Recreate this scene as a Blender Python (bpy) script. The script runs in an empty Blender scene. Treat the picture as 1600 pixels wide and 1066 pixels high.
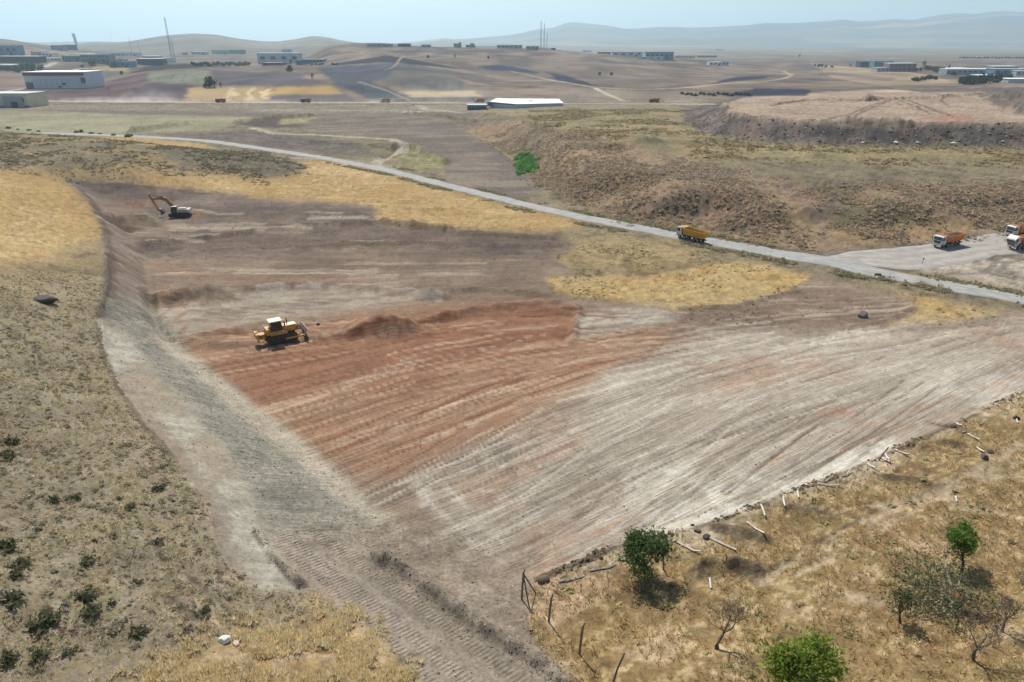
import bpy, bmesh, math, random
import numpy as np
from mathutils import Vector, Matrix
from mathutils.geometry import delaunay_2d_cdt
C = bpy.context.scene.collection
SC = bpy.context.scene
rad = math.radians
# ------------------------------------------------------------------ camera
CAM_H = 47.0
FPX = 1067.0                       # focal length in photo pixels (1600 wide)
PITCH = math.atan((533 - 66) / FPX)
cd = bpy.data.cameras.new('camera'); cam = bpy.data.objects.new('camera', cd); C.objects.link(cam)
cam.location = (0, 0, CAM_H); cam.rotation_euler = (math.pi / 2 - PITCH, 0, 0)
cd.sensor_width = 36; cd.lens = 36 * FPX / 1600; cd.clip_start = 0.5; cd.clip_end = 80000
SC.camera = cam
# ------------------------------------------------------------------ sky and sun
SUN_EL = rad(51); SUN_AZ = rad(-19)          # azimuth from +Y towards +X
W = bpy.data.worlds.new('World'); SC.world = W; W.use_nodes = True
nt = W.node_tree; bg = nt.nodes['Background']
sky = nt.nodes.new('ShaderNodeTexSky'); sky.sky_type = 'NISHITA'; sky.sun_disc = False
sky.sun_elevation = SUN_EL; sky.sun_rotation = SUN_AZ; sky.altitude = 900
sky.air_density = 1.0; sky.dust_density = 2.2; sky.ozone_density = 1.0
nt.links.new(sky.outputs[0], bg.inputs[0]); bg.inputs[1].default_value = 0.095
sd = bpy.data.lights.new('sun', 'SUN'); sun = bpy.data.objects.new('sun', sd); C.objects.link(sun)
sd.energy = 4.3; sd.angle = rad(0.5); sd.color = (1.0, 0.955, 0.89)
sdir = Vector((math.sin(SUN_AZ) * math.cos(SUN_EL), math.cos(SUN_AZ) * math.cos(SUN_EL), math.sin(SUN_EL)))
sun.rotation_euler = sdir.to_track_quat('Z', 'Y').to_euler(); sun.location = (0, 0, 300)
SC.view_settings.view_transform = 'Standard'; SC.view_settings.look = 'None'
SC.view_settings.exposure = 0.30; SC.view_settings.gamma = 1.0
SC.cycles.max_bounces = 5; SC.cycles.volume_bounces = 2; SC.cycles.transparent_max_bounces = 8
KILL = 1.45                       # sunlit albedo 1 renders as about this (linear)
HAZE_COL = (.65, .87, .98, 1); HAZE_DEN = 0.92e-4
# ------------------------------------------------------------------ noise
rs = np.random.RandomState(7)
NT = rs.rand(8, 256, 256).astype(np.float32)
def vn(x, y, seed=0):
    T = NT[seed % 8]; ox = (seed * 37) % 256
    x = np.asarray(x, dtype=np.float64); y = np.asarray(y, dtype=np.float64)
    xi = np.floor(x); yi = np.floor(y); fx = (x - xi).astype(np.float32); fy = (y - yi).astype(np.float32)
    xi = xi.astype(np.int64) + ox; yi = yi.astype(np.int64) + ox * 3
    fx = fx * fx * (3 - 2 * fx); fy = fy * fy * (3 - 2 * fy)
    a = T[xi & 255, yi & 255]; b = T[(xi + 1) & 255, yi & 255]; c = T[xi & 255, (yi + 1) & 255]; d = T[(xi + 1) & 255, (yi + 1) & 255]
    return (a + (b - a) * fx) * (1 - fy) + (c + (d - c) * fx) * fy
def fbm(x, y, oct=4, seed=0, gain=0.5):
    s = 0; a = 1; t = 0
    for o in range(oct):
        s = s + a * vn(x * 2**o + 17.3 * o, y * 2**o - 9.1 * o, seed + o); t += a; a *= gain
    return s / t                                          # 0..1, mean .5
def sst(a, b, x):
    t = np.clip((x - a) / (b - a), 0, 1); return t * t * (3 - 2 * t)
def lin(rgb):
    c = np.array(rgb, dtype=np.float64) / 255
    return np.where(c <= 0.04045, c / 12.92, ((c + 0.055) / 1.055) ** 2.4)
def alb(rgb): return np.clip(lin(rgb) / KILL, 0.002, 0.9)
# ------------------------------------------------------------------ rays
cp, sp = math.cos(PITCH), math.sin(PITCH)
def raydir(px, py):
    a = (px - 800) / FPX; b = (533 - py) / FPX
    return a, cp + b * sp, -sp + b * cp
def atz(px, py, z):
    a, dy, dz = raydir(px, py); t = (z - CAM_H) / dz
    return (a * t, dy * t)
def proj(x, y, z):
    dep = y * cp + (CAM_H - z) * sp
    return 800 + FPX * x / dep, 533 - FPX * (y * sp - (CAM_H - z) * cp) / dep
# ------------------------------------------------------------------ terrain grid
def Dof(py):
    a, dy, dz = raydir(800, py); return dy * (-CAM_H) / dz
rows = [14.0, 20.0, 25.0]; py = 1290.0
while True:
    d = Dof(py)
    if d > 27:
        if rows and (d - rows[-1]) > 0.0075 * d: break
        rows.append(d)
    py -= 1.3
while rows[-1] < 27000: rows.append(rows[-1] * 1.0075)
RD = np.array(rows); NR = len(RD)
tc = np.concatenate([np.linspace(-2.6, -1.16, 24)[:-1], np.arange(-1.16, 1.1601, 0.00162), np.linspace(1.16, 2.6, 24)[1:]])
NC = len(tc)
YY = np.repeat(RD[:, None], NC, 1); XX = YY * tc[None, :]
print('grid', NR, NC)
# control lines: (px, py, z)
Lc = [
 # valley floor and far haul line
 [(-300,178,-2),(0,178,-2),(200,182,-2),(400,176,-2),(600,176,-2),(740,173,-2)],
 [(-500,160,-2),(0,160,-2),(400,160,-2),(800,160,-2),(1060,161,-2)],
 # left hill crest, knoll
 [(-300,200,14),(0,203,10),(60,207,9.5),(130,212,8.5),(200,219,7.8),(250,225,7.5),(350,235,6.2),(430,247,4.5),(472,262,1.2)],
 [(300,262,3.5),(400,275,1.2),(470,272,0.6)],
 # road line
 [(120,205,-2),(275,217,-2),(400,231,-2),(500,246,-2),(600,265,-2),(700,290,-2),(850,326,-2),(1000,357,-2),(1080,373,-2),(1200,392,-1.6),(1300,408,-1.2),(1400,432,-1),(1600,468,-.6),(1900,515,-.4)],
 [(520,190,-2),(600,200,-3),(700,225,-4),(760,250,-4.5),(820,290,-4.5)],
 [(822,255,-5),(850,300,-4),(780,300,-3)],
 # bank toe / top
 [(735,200,-4),(790,225,-5),(830,262,-5),(870,300,-4),(950,330,-3),(1060,352,-2.5),(1200,384,-2),(1340,393,-1.2),(1450,376,-1),(1560,364,-1),(1900,350,-1)],
 [(715,184,-1),(780,184,2),(830,200,4),(880,225,5),(930,258,5),(1000,278,5),(1100,300,4.6),(1200,312,4.4),(1300,318,4.0),(1400,310,4),(1600,300,4),(1900,300,4)],
 [(800,174,3),(950,174,4),(1040,172,3.5)],
 [(900,195,5),(1050,200,5),(1000,232,5.5),(1200,260,5.5),(1400,260,5.5),(1700,260,5.5)],
 # mound
 [(1068,176,3),(1068,188,4),(1105,207,5),(1200,222,5),(1300,226,5),(1400,228,5),(1600,229,5),(1900,230,5)],
 [(1165,152,13),(1128,164,14),(1148,178,14),(1200,187,14),(1300,190,14),(1400,193,14),(1600,195,14),(1900,195,14)],
 [(1165,152,13),(1300,143,14),(1450,138,15),(1600,134,15),(1900,131,15)],
 # yellow fields / graded floor
 [(640,300,-1),(760,335,-.6),(560,280,-.5),(480,262,.2)],
 [(300,335,0),(420,345,0),(560,350,0),(720,360,0),(850,400,0),(870,455,0)],
 [(1000,430,-.5),(1240,440,-.5),(1425,470,-.5),(1600,500,-.3),(1900,540,0)],
 # north-west corner of the cut
 [(110,283,4.6),(200,290,3.5),(300,302,2.2),(400,313,.8),(560,322,0)],
 [(150,309,0),(200,312,0),(300,322,0),(420,330,0)],
 [(110,283,4.6),(140,312,5),(160,350,5),(172,400,5.5),(168,450,6),(150,500,6),(165,560,6),(185,610,6),(230,670,6),(290,740,6),(330,800,5.5),(350,880,5),(400,915,4.5),(465,918,3.5)],
 [(150,309,0),(190,350,0),(220,400,0),(230,440,0),(240,480,0),(275,540,0),(315,580,0),(375,630,0),(445,690,0),(525,750,0),(590,810,.3),(640,860,1)],
 [(195,520,4.2),(240,570,3.9),(290,625,3.7),(350,690,3.4),(388,750,3.2),(412,830,3.1),(470,912,3)],
 # ramp
 [(560,960,3.2),(650,1050,4),(720,1130,5)], [(640,860,1),(750,950,1.8),(880,1050,3),(960,1130,3.5)],
 # edge of the right foreground
 [(825,915,1),(845,908,1),(960,858,1),(1130,812,1),(1310,742,1),(1450,682,.9),(1600,614,.9),(1900,510,.6)],
 [(815,900,.2),(838,893,0),(955,843,0),(1125,798,0),(1305,730,0),(1445,670,0),(1600,603,0),(1900,502,0)],
 # right foreground and left hill
 [(1200,1000,3),(1600,900,3.2),(1900,860,3.2)], [(1600,1066,5),(900,1000,2.2),(1100,1250,6),(1900,1100,6)], [(1400,850,2),(1700,720,1.6)],
 [(0,1066,9),(150,900,8),(0,800,10),(100,700,8.5),(0,600,11),(0,450,11.5),(80,470,8.5),(60,380,8.5),(0,330,10),(0,270,11)],
 [(-300,1000,14),(-350,600,16),(-400,300,16),(-400,1290,16)], [(300,1066,7),(300,1290,9),(-100,1290,13)],
 [(250,270,5.5),(150,240,8.5)], [(330,283,2.5)], [(700,700,0),(1000,650,0),(900,560,0),(1300,600,0)],
]
pts = []; edges = []
def addp(x, y, z): pts.append((x, y, z)); return len(pts) - 1
for L in Lc:
    idx = [addp(*atz(a, b, c), c) for a, b, c in L]
    edges += list(zip(idx[:-1], idx[1:])) if len(L) > 2 else []
for a, b, c, dd, z2 in [(-300,200,14,70,-1),(0,203,10,70,-2),(100,210,9,60,-2),(200,219,7.8,55,-2),(300,230,7,45,-1.5),(400,241,5,35,-1.5),(460,256,2,22,-1)]:
    x, y = atz(a, b, c); addp(x * (y + dd) / y, y + dd, z2)
for a, b, c in [(1165,152,13),(1300,143,14),(1450,138,15),(1600,134,15),(1900,131,15)]:
    x, y = atz(a, b, c); addp(x * (y + 25) / y, y + 25, -2)
for x in np.linspace(-2000, 2000, 21):
    addp(x, 760, -2); 
for x in (-90, -45, 0, 45, 90): addp(x, 12, 12)
for y in (12, 100, 300, 500): addp(-2000, y, 12); addp(2000, y, 4)
cv, ce, cf, _, _, _ = delaunay_2d_cdt([Vector((p[0], p[1])) for p in pts], edges, [], 0, 1e-4)
pa = np.array(pts); cvn = np.array([(v.x, v.y) for v in cv])
cz = np.array([pa[np.argmin((pa[:, 0] - v[0])**2 + (pa[:, 1] - v[1])**2), 2] for v in cvn])
near = RD < 760
Z = np.full((NR, NC), -2.0); nn = int(near.sum())
Xn = XX[:nn]; Yn = YY[:nn]; Zn = Z[:nn]
for f in cf:
    if len(f) != 3: continue
    a, b, c = cvn[f[0]], cvn[f[1]], cvn[f[2]]
    r0, r1 = np.searchsorted(RD[:nn], [min(a[1], b[1], c[1]), max(a[1], b[1], c[1])])
    if r1 <= r0: r1 = r0 + 1
    ts = [p[0] / max(p[1], 1) for p in (a, b, c)]
    xs, ys = Xn[r0:r1], Yn[r0:r1]
    den = (b[1] - c[1]) * (a[0] - c[0]) + (c[0] - b[0]) * (a[1] - c[1])
    if abs(den) < 1e-9: continue
    c0, c1 = np.searchsorted(tc, [min(ts) - .02, max(ts) + .02]); xs = xs[:, c0:c1]; ys = ys[:, c0:c1]
    l1 = ((b[1] - c[1]) * (xs - c[0]) + (c[0] - b[0]) * (ys - c[1])) / den
    l2 = ((c[1] - a[1]) * (xs - c[0]) + (a[0] - c[0]) * (ys - c[1])) / den
    l3 = 1 - l1 - l2; m = (l1 >= -1e-6) & (l2 >= -1e-6) & (l3 >= -1e-6)
    v = l1 * cz[f[0]] + l2 * cz[f[1]] + l3 * cz[f[2]]
    Zn[r0:r1, c0:c1][m] = v[m]
def boxblur(A, r, ax):
    if r < 1: return A
    P = np.pad(A, [(r + 1, r) if k == ax else (0, 0) for k in range(2)], mode='edge')
    S = np.cumsum(P, axis=ax); n = A.shape[ax]
    hi = np.take(S, np.arange(2 * r + 1, 2 * r + 1 + n), axis=ax); lo = np.take(S, np.arange(0, n), axis=ax)
    return (hi - lo) / (2 * r + 1)
def blur(A, r): return boxblur(boxblur(boxblur(boxblur(A, r, 0), r, 1), r, 0), r, 1)
Zs = blur(Z, 6); far_w = sst(60, 130, YY); Z = blur(Z, 2) * (1 - far_w * .5) + Zs * far_w * .5
# far hills: (distance, rise start distance, falloff, skyline [(px, py)...])
HILLS = [
 (1150, 700, 300, [(-200,150),(0,140),(60,133),(120,127),(180,116),(230,106),(265,101),(320,104),(360,108),(400,107),(470,104),(520,108),(560,118),(620,130),(700,140),(900,150)], 6),
 (1300, 760, 300, [(300,130),(400,112),(480,100),(540,93),(600,88),(625,87),(650,92),(700,101),(780,112),(850,122),(920,137),(1000,150)], 6),
 (1900, 1150, 500, [(200,110),(300,98),(400,93),(440,92),(480,86),(515,70),(540,69),(575,71),(600,71),(640,72),(700,73),(760,75),(850,77),(900,81),(960,86),(1020,92),(1080,96),(1150,101),(1200,109),(1280,120),(1350,135)], 8),
 (1500, 900, 350, [(1050,135),(1120,124),(1170,118),(1210,116),(1260,121),(1310,128),(1360,134)], 4),
 (2100, 1300, 500, [(1150,104),(1200,99),(1240,97),(1290,99),(1340,104),(1400,112),(1450,124),(1500,134),(1540,140)], 5),
 (2600, 1300, 700, [(-300,58),(-100,58),(0,62),(30,67),(60,72),(100,77),(160,80),(230,84),(300,86),(380,88),(430,92),(500,98)], 10),
 (4600, 3000, 1200, [(60,80),(130,71),(150,66),(160,68),(190,66),(220,61),(250,57),(300,53.5),(340,55),(370,61),(400,66),(430,68),(460,62),(490,57.5),(512,59),(540,66),(570,72),(640,80)], 25),
 (9000, 7000, 2000, [(-300,62),(0,64),(30,65),(60,66),(100,65),(150,66),(300,68),(500,68),(590,67),(640,69),(680,63),(697,58),(712,63),(750,66),(900,70),(1100,75)], 15),
 (15000, 8500, 4000, [(600,70),(660,66),(700,62),(740,60),(800,55),(840,47),(868,45),(882,37),(895,35.5),(910,39),(945,40),(960,43),(980,47),(1010,45),(1050,43),(1080,45),(1130,42),(1200,37),(1230,38),(1280,36),(1300,35),(1320,30.5),(1335,34.5),(1370,33),(1405,30),(1425,34),(1450,29),(1480,24),(1500,22),(1520,24),(1545,20),(1575,19),(1600,21),(1700,15),(1850,22),(2200,30)], 70),
 (17000, 9000, 4000, [(-1500,50),(-600,55),(-300,60),(0,70)], 60),
]
base_far = -2 - 7 * sst(750, 2500, YY) + (fbm(XX / 240, YY / 240, 3, 5) - .5) * 9 * sst(700, 1100, YY) + (fbm(XX/1500, YY/1500, 3, 2) - .5) * 30 * sst(2500, 6000, YY)
fz = sst(640, 760, YY); Z = Z * (1 - fz) + base_far * fz
PXc = 800 + FPX * tc / (cp + (533 - 80) / FPX * 0 + 0)      # refined below per hill
for (D, D0, fall, prof, rough) in HILLS:
    pp = np.array(prof, dtype=float)
    a = (pp[:, 0] - 800) / FPX; b = (533 - pp[:, 1]) / FPX
    tt = a / (cp + b * sp); zz = CAM_H + D * (-sp + b * cp) / (cp + b * sp)
    zr = np.interp(tc, tt, zz, left=-60, right=-60)
    k = 9; zr = np.convolve(np.pad(zr, k, mode='edge'), np.hanning(2 * k + 1) / np.hanning(2 * k + 1).sum(), mode='valid')
    edge = sst(tt[0] - .02, tt[0] + .03, tc) * (1 - sst(tt[-1] - .03, tt[-1] + .02, tc)) if D < 8000 else 1
    wob = D * .05 * (fbm(tc * 9, tc * 0 + D, 3, 3) - .5) * 2
    dist = YY + 0 * wob[None, :]
    up = np.clip((dist - D0) / (D - D0), 0, 1); up = up**0.85 * (1 - up) + (1 - (1 - up)**2) * up
    shape = np.where(dist <= D, up, 1 - sst(0, 1, (dist - D) / fall))
    sc_ = .07 if D > 8000 else .11; n = (fbm(XX / (D * sc_), YY / (D * sc_ * 1.3), 5, 1) - .5) * rough * (3.4 if D > 8000 else 4.2 if D < 3000 else 3) * (1 - .85 * shape * (dist <= D)) * sst(0, .3, shape)
    h = base_far + (zr[None, :] - base_far) * shape + n
    hs = np.where((zr[None, :] > base_far + .5), h, -99) 
    Z = np.where(YY > 690, np.maximum(Z, hs), Z)
bl = blur(Z, 2); far_m = sst(700, 900, YY); Z = Z * (1 - far_m) + bl * far_m
# ---- interpolation and ray casting on the grid
def gidx(x, y):
    r = np.interp(y, RD, np.arange(NR)); c = np.interp(np.asarray(x) / np.maximum(y, 1), tc, np.arange(NC)); return r, c
def ground(x, y, A=None):
    A = Z if A is None else A
    r, c = gidx(x, y); r0 = np.clip(np.floor(r).astype(int), 0, NR - 2); c0 = np.clip(np.floor(c).astype(int), 0, NC - 2)
    fr = r - r0; fc = c - c0
    return (A[r0, c0] * (1 - fc) + A[r0, c0 + 1] * fc) * (1 - fr) + (A[r0 + 1, c0] * (1 - fc) + A[r0 + 1, c0 + 1] * fc) * fr
def at(px, py):
    a, dy, dz = raydir(px, py); t = a / dy; s = dz / dy
    c = np.interp(t, tc, np.arange(NC)); c0 = min(int(c), NC - 2); f = c - c0
    zc = Z[:, c0] * (1 - f) + Z[:, c0 + 1] * f; ray = CAM_H + RD * s
    hit = np.nonzero(zc >= ray)[0]
    if len(hit) == 0: d = RD[-1] * .9
    else:
        i = max(hit[0], 1); g0 = ray[i-1] - zc[i-1]; g1 = ray[i] - zc[i]
        k = g0 / (g0 - g1) if g0 > g1 else 0; d = RD[i-1] + (RD[i] - RD[i-1]) * min(max(k, 0), 1)
    return (t * d, d, float(ground(t * d, d)))
def sub(poly, closed, step=12):
    out = []; n = len(poly)
    for i in range(n if closed else n - 1):
        a = poly[i]; b = poly[(i + 1) % n]; k = max(1, int(math.hypot(b[0]-a[0], b[1]-a[1]) / step))
        for j in range(k): out.append((a[0] + (b[0]-a[0]) * j / k, a[1] + (b[1]-a[1]) * j / k))
    if not closed: out.append(poly[-1])
    return out
def wpoly(poly, closed=True): return np.array([at(*p)[:2] for p in sub(poly, closed)])
# warped coordinates so that no border is ruler straight
WPX = (fbm(XX / 9, YY / 9, 4, 2) - .5); WPY = (fbm(XX / 9, YY / 9, 4, 4) - .5)
def mask(poly, feather=1, warp=1.5):
    P = wpoly(poly); x0, x1 = P[:, 0].min(), P[:, 0].max(); y0, y1 = P[:, 1].min(), P[:, 1].max()
    m = np.zeros((NR, NC)); pad = 4
    r0, r1 = np.searchsorted(RD, [y0 - pad * warp, y1 + pad * warp]); r0 = max(r0 - 2, 0); r1 = min(r1 + 2, NR)
    tmin = (P[:, 0] / P[:, 1]).min() - .05; tmax = (P[:, 0] / P[:, 1]).max() + .05
    c0, c1 = np.searchsorted(tc, [tmin, tmax]); sl = (slice(r0, r1), slice(c0, c1))
    wscale = warp * np.clip(YY[sl] / 100, .6, 6)
    x = XX[sl] + WPX[sl] * wscale; y = YY[sl] + WPY[sl] * wscale
    ins = np.zeros(x.shape, bool); n = len(P)
    for i in range(n):
        ax, ay = P[i]; bx, by = P[(i + 1) % n]
        if ay == by: continue
        lo, hi = (ay, by) if ay < by else (by, ay)
        rr0, rr1 = np.searchsorted(RD[r0:r1], [lo - wscale.max(), hi + wscale.max()])
        if rr1 <= rr0: continue
        ys = y[rr0:rr1]; xs = x[rr0:rr1]
        cr = ((ay > ys) != (by > ys)) & (xs < (bx - ax) * (ys - ay) / (by - ay) + ax)
        ins[rr0:rr1] ^= cr
    m[sl] = ins
    if feather > 0: m = blur(m, int(feather))
    return m
def stroke(line, width, jag=0.0, seed=0):
    """distance field to a line given in pixels; returns (mask 0..1, slice, signed offset, along)"""
    P = np.array([at(*p)[:2] for p in sub(line, False, 14)])
    w = width * 2.2
    r0, r1 = np.searchsorted(RD, [P[:, 1].min() - w, P[:, 1].max() + w]); r1 = min(r1 + 1, NR); r0 = max(r0 - 1, 0)
    c0, c1 = np.searchsorted(tc, [(P[:, 0] / P[:, 1]).min() - w / P[:, 1].min() * 1.3, (P[:, 0] / P[:, 1]).max() + w / P[:, 1].min() * 1.3])
    sl = (slice(r0, r1), slice(c0, c1)); x = XX[sl]; y = YY[sl]
    best = np.full(x.shape, 1e9); off = np.zeros(x.shape); al = np.zeros(x.shape); s0 = 0
    for i in range(len(P) - 1):
        a = P[i]; d = P[i + 1] - a; L = math.hypot(*d)
        if L < 1e-6: continue
        u = d / L; s = np.clip((x - a[0]) * u[0] + (y - a[1]) * u[1], 0, L)
        dx = x - a[0] - s * u[0]; dy = y - a[1] - s * u[1]; dd = np.hypot(dx, dy); m = dd < best
        best[m] = dd[m]; off[m] = (dx * -u[1] + dy * u[0])[m]; al[m] = (s + s0)[m]; s0 += L
    if jag: best = np.maximum(0, best + (fbm(x / 2.5, y / 2.5, 3, seed) - .5) * 2 * jag)
    return sl, best, off, al
# ------------------------------------------------------------------ real relief: berms, windrows, ruts, spoil heaps
def relief(line, width, h, jag=.3, lump=.5, seed=0):
    sl, d, off, al = stroke(line, width, jag * width, seed)
    p = np.clip(1 - (d / width)**2, 0, 1); p = p * p
    k = 1 + lump * (fbm(XX[sl] / (width * 1.5), YY[sl] / (width * 1.5), 3, seed + 3) - .5) * 2
    Z[sl] += h * p * k
def heap(px, py, r, h, ell=1.0, seed=0, ang=0):
    x0, y0, _ = at(px, py); dx = XX - x0; dy = YY - y0
    m = (np.abs(dx) < 3 * r * ell + 3) & (np.abs(dy) < 3 * r + 3)
    ca, sa = math.cos(ang), math.sin(ang); u = (dx[m] * ca + dy[m] * sa) / (r * ell); v = (-dx[m] * sa + dy[m] * ca) / r
    d = np.hypot(u, v) + (fbm(XX[m] / (r * .5), YY[m] / (r * .5), 3, seed) - .5) * .5
    Z[m] += h * np.clip(1 - d, 0, 1) ** .9 * (1 + .5 * (fbm(XX[m] / (r * .3), YY[m] / (r * .3), 2, seed + 1) - .5))
RIDGES = [
 ([(590,868),(640,895),(700,945),(760,985),(830,1030),(900,1080)], 1.0, .75), ([(400,828),(425,868),(470,912)], .7, .55),
 ([(200,385),(320,372),(480,352),(600,348),(720,365),(860,372)], 2.6, .9), ([(210,402),(420,385),(640,378),(830,385)], 1.6, .5),
 ([(220,455),(300,447),(400,452),(520,445),(640,458),(760,452),(850,462)], 1.6, .8), ([(250,475),(300,462),(345,462)], 1.4, .9),
 ([(235,470),(238,500),(262,530)], 1.6, -1.0), ([(640,507),(700,494),(780,480),(860,474),(900,482)], 1.8, 1.0), ([(484,526),(560,522),(640,508)], 1.8, .6), ([(300,528),(420,505),(480,500)], 2.0, .7),
 ([(905,490),(898,510),(895,532)], 1.2, .5), ([(560,452),(640,462),(690,458)], 1.2, .5), ([(280,535),(400,538),(490,520)], 1.6, .5),
 ([(1060,482),(1150,478),(1245,455)], 1.3, .5), ([(1420,462),(1425,482),(1390,500),(1330,512)], 1.2, .4), ([(600,345),(660,352),(705,358)], 2, 1.0),
 ([(630,326),(670,328),(702,326)], 1.6, .7), ([(110,283),(200,290),(260,296)], .8, .5), ([(165,395),(170,445),(155,492)], .6, .4),
 ([(160,500),(165,560),(190,610)], .5, .3), ([(840,905),(900,880),(960,852)], .5, .35), ([(1085,885),(1120,878),(1180,890)], 1.0, .7),
 ([(1110,822),(1160,830),(1200,845)], .8, .4), ([(1380,745),(1420,748),(1445,752)], .8, .35), ([(1420,695),(1460,700)], .8, .5), ([(1475,690),(1500,695)], .8, .5),
 ([(1120,165),(1150,180),(1250,190),(1400,194),(1600,196),(1800,196)], 2.2, 1.3), ([(1320,190),(1400,191),(1420,193)], 3.0, 2.0),
 ([(1300,160),(1370,157),(1470,152),(1530,148)], 4, 1.6), ([(1400,140),(1480,138),(1540,137),(1640,135)], 6, 1.2),
 ([(1575,152),(1640,156),(1700,162)], 16, 4), ([(1590,172),(1640,180)], 10, 3), ([(1400,153),(1440,165),(1480,180)], 1.5, .8), ([(1200,165),(1260,157),(1370,153)], 2, 1.0),
 ([(365,192),(430,184),(490,181)], 3, 2.0), ([(205,207),(250,200),(290,195)], 5, 3.0), ([(480,222),(560,226),(612,232),(600,248)], 4, -1.6), ([(620,230),(660,235),(695,255)], 5, 2.6),
 ([(640,178),(700,184),(740,190)], 5, 2.0),
]
for k, (l, w, h) in enumerate(RIDGES): relief(l, w, h, seed=k)
HEAPS = [(208,350,5.0,3.0,1.4),(187,356,2.5,-1.6,1.3),(590,512,4.0,2.0,1.5),(625,514,3.0,.9,1.5),(270,462,4.2,1.8,1.3),(240,468,2.6,1.2,1),(330,460,4.5,1.8,1.2),(676,462,2.6,1.1,1.3),
 (425,448,2,.9,1.4),(480,450,2.4,1.0,1.3),(215,318,3.4,1.2,1.6),(302,334,3.4,1.3,1.6),(850,482,3,.8,2),(1040,492,3,.6,1.6),(1425,168,3.5,1.6,1.8),(1447,153,3.0,1.5,1.6),(1357,152,3.2,2.2,1.2),(1402,162,2.5,1.2,1.6),
 (1010,222,6,3.0,1.3),(955,232,6,-2.5,1.2),(860,196,9,-3,1.0),(905,215,9,-3.5,1.4),(960,290,8,-2.2,2),(1050,310,8,2,2),(1180,335,7,1.6,2.4),(1330,345,7,-1.6,2.4),(1280,290,6,1.5,2),(1100,330,8,-2,2),(1450,330,8,1.8,2.2),(1520,320,8,-1.6,2.0),
 (960,232,5,2,1.2),(1130,225,3,1.2,2),(1275,245,3.4,1.7,1.5),(1365,262,2.6,1.2,1.5),(1340,254,2.2,1,1.4),(840,230,8,2.4,1),(1120,885,1.6,.5,1.8)]
for k, (a, b, r, h, e) in enumerate(HEAPS): heap(a, b, r * 1.15, h * (.8 if 440 < b < 470 and a < 500 else 1.1), e * 1.15, seed=k)
# region masks (photo pixel outlines projected once on to the ground)
cut = mask([(112,284),(240,297),(400,313),(560,321),(590,330),(560,346),(720,359),(800,366),(880,372),(905,385),(860,400),(900,425),(850,436),(860,458),(960,471),(1060,483),(1150,478),(1240,455),(1270,430),(1340,450),(1425,470),(1425,490),(1370,512),(1480,505),(1600,482),(1800,492),(1900,520),(1900,505),(1600,611),(1450,680),(1310,740),(1130,810),(1000,846),(840,905),(815,940),(830,1000),(900,1066),(1000,1250),(760,1250),(690,1120),(650,1050),(560,960),(470,916),(400,918),(350,885),(330,800),(290,740),(230,670),(185,610),(165,560),(150,500),(168,450),(172,400),(160,350),(140,312)], 1, 1.2)
rowdark = mask([(190,318),(330,325),(420,318),(560,325),(590,345),(720,362),(860,372),(905,385),(850,402),(640,388),(420,392),(220,400),(200,370),(300,352)], 3, 4)
purp = mask([(160,290),(300,300),(420,316),(580,322),(560,340),(420,345),(300,332),(200,318)], 3, 3)
pale1 = mask([(232,468),(300,458),(380,462),(420,455),(560,452),(690,458),(640,476),(560,487),(430,502),(330,517),(285,532),(245,520),(230,492)], 1, 2)
red = mask([(285,562),(320,532),(420,512),(540,492),(600,484),(700,476),(860,468),(912,488),(900,532),(1010,510),(1085,506),(1020,550),(900,608),(820,665),(700,730),(630,748),(540,722),(435,692),(380,625),(330,580)], 5, 3)
redcore = mask([(300,540),(420,538),(500,520),(640,505),(740,486),(860,474),(905,490),(892,528),(800,556),(640,600),(500,610),(420,650),(380,610),(340,575)], 6, 5)
white1 = mask([(905,495),(960,483),(1040,485),(1065,497),(985,516),(895,530),(900,510)], 1, 1.5)
pale2 = mask([(640,745),(700,728),(770,695),(830,655),(930,600),(1010,560),(1100,512),(1380,515),(1600,500),(1900,515),(1900,505),(1600,611),(1310,740),(1130,812),(1000,850),(840,905),(780,895),(730,860),(680,820)], 6, 4)
whitey = mask([(650,752),(760,735),(900,690),(1000,600),(1150,600),(1330,640),(1600,560),(1600,611),(1310,740),(1130,812),(1000,850),(840,905),(780,895),(730,860)], 12, 5)
edgewhite = mask([(1070,818),(1180,775),(1270,722),(1340,697),(1400,680),(1385,703),(1300,742),(1200,782),(1130,806)], 1, 1.5)
brown2 = mask([(1060,484),(1150,479),(1245,456),(1330,452),(1425,472),(1425,492),(1360,514),(1100,512)], 3, 2)
slope = mask([(150,500),(232,500),(275,550),(330,585),(430,665),(520,750),(600,815),(560,835),(470,915),(400,917),(350,880),(330,800),(290,740),(230,670),(185,610),(165,560)], 2, 1.2)
slope2 = mask([(150,470),(240,470),(300,560),(440,690),(600,815),(640,850),(480,850),(412,830),(385,750),(345,690),(290,625),(230,560),(175,500)], 4, 1.5)
lipline = mask([(225,520),(262,525),(330,585),(450,670),(560,765),(640,832),(610,832),(520,772),(420,690),(320,600)], 2, .8)
wallL = mask([(110,283),(140,312),(160,350),(172,400),(168,450),(150,500),(232,500),(232,440),(220,400),(190,350),(150,309)], 1, .8)
ramp = mask([(412,835),(480,835),(600,815),(690,830),(760,880),(790,900),(830,915),(810,950),(830,1000),(900,1066),(1000,1250),(760,1250),(690,1120),(650,1050),(560,960),(470,915)], 5, 2)
ramp2 = mask([(420,835),(560,835),(640,880),(760,960),(900,1070),(1000,1250),(760,1250),(650,1050),(560,960),(470,915)], 2, 1)
yfield = mask([(480,250),(520,250),(600,269),(700,297),(800,323),(935,351),(850,361),(740,358),(640,347),(555,341),(592,328),(560,320),(400,311),(300,298),(240,290),(205,272),(250,275),(330,276),(400,281),(450,275),(478,265)], 2, 4)
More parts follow.
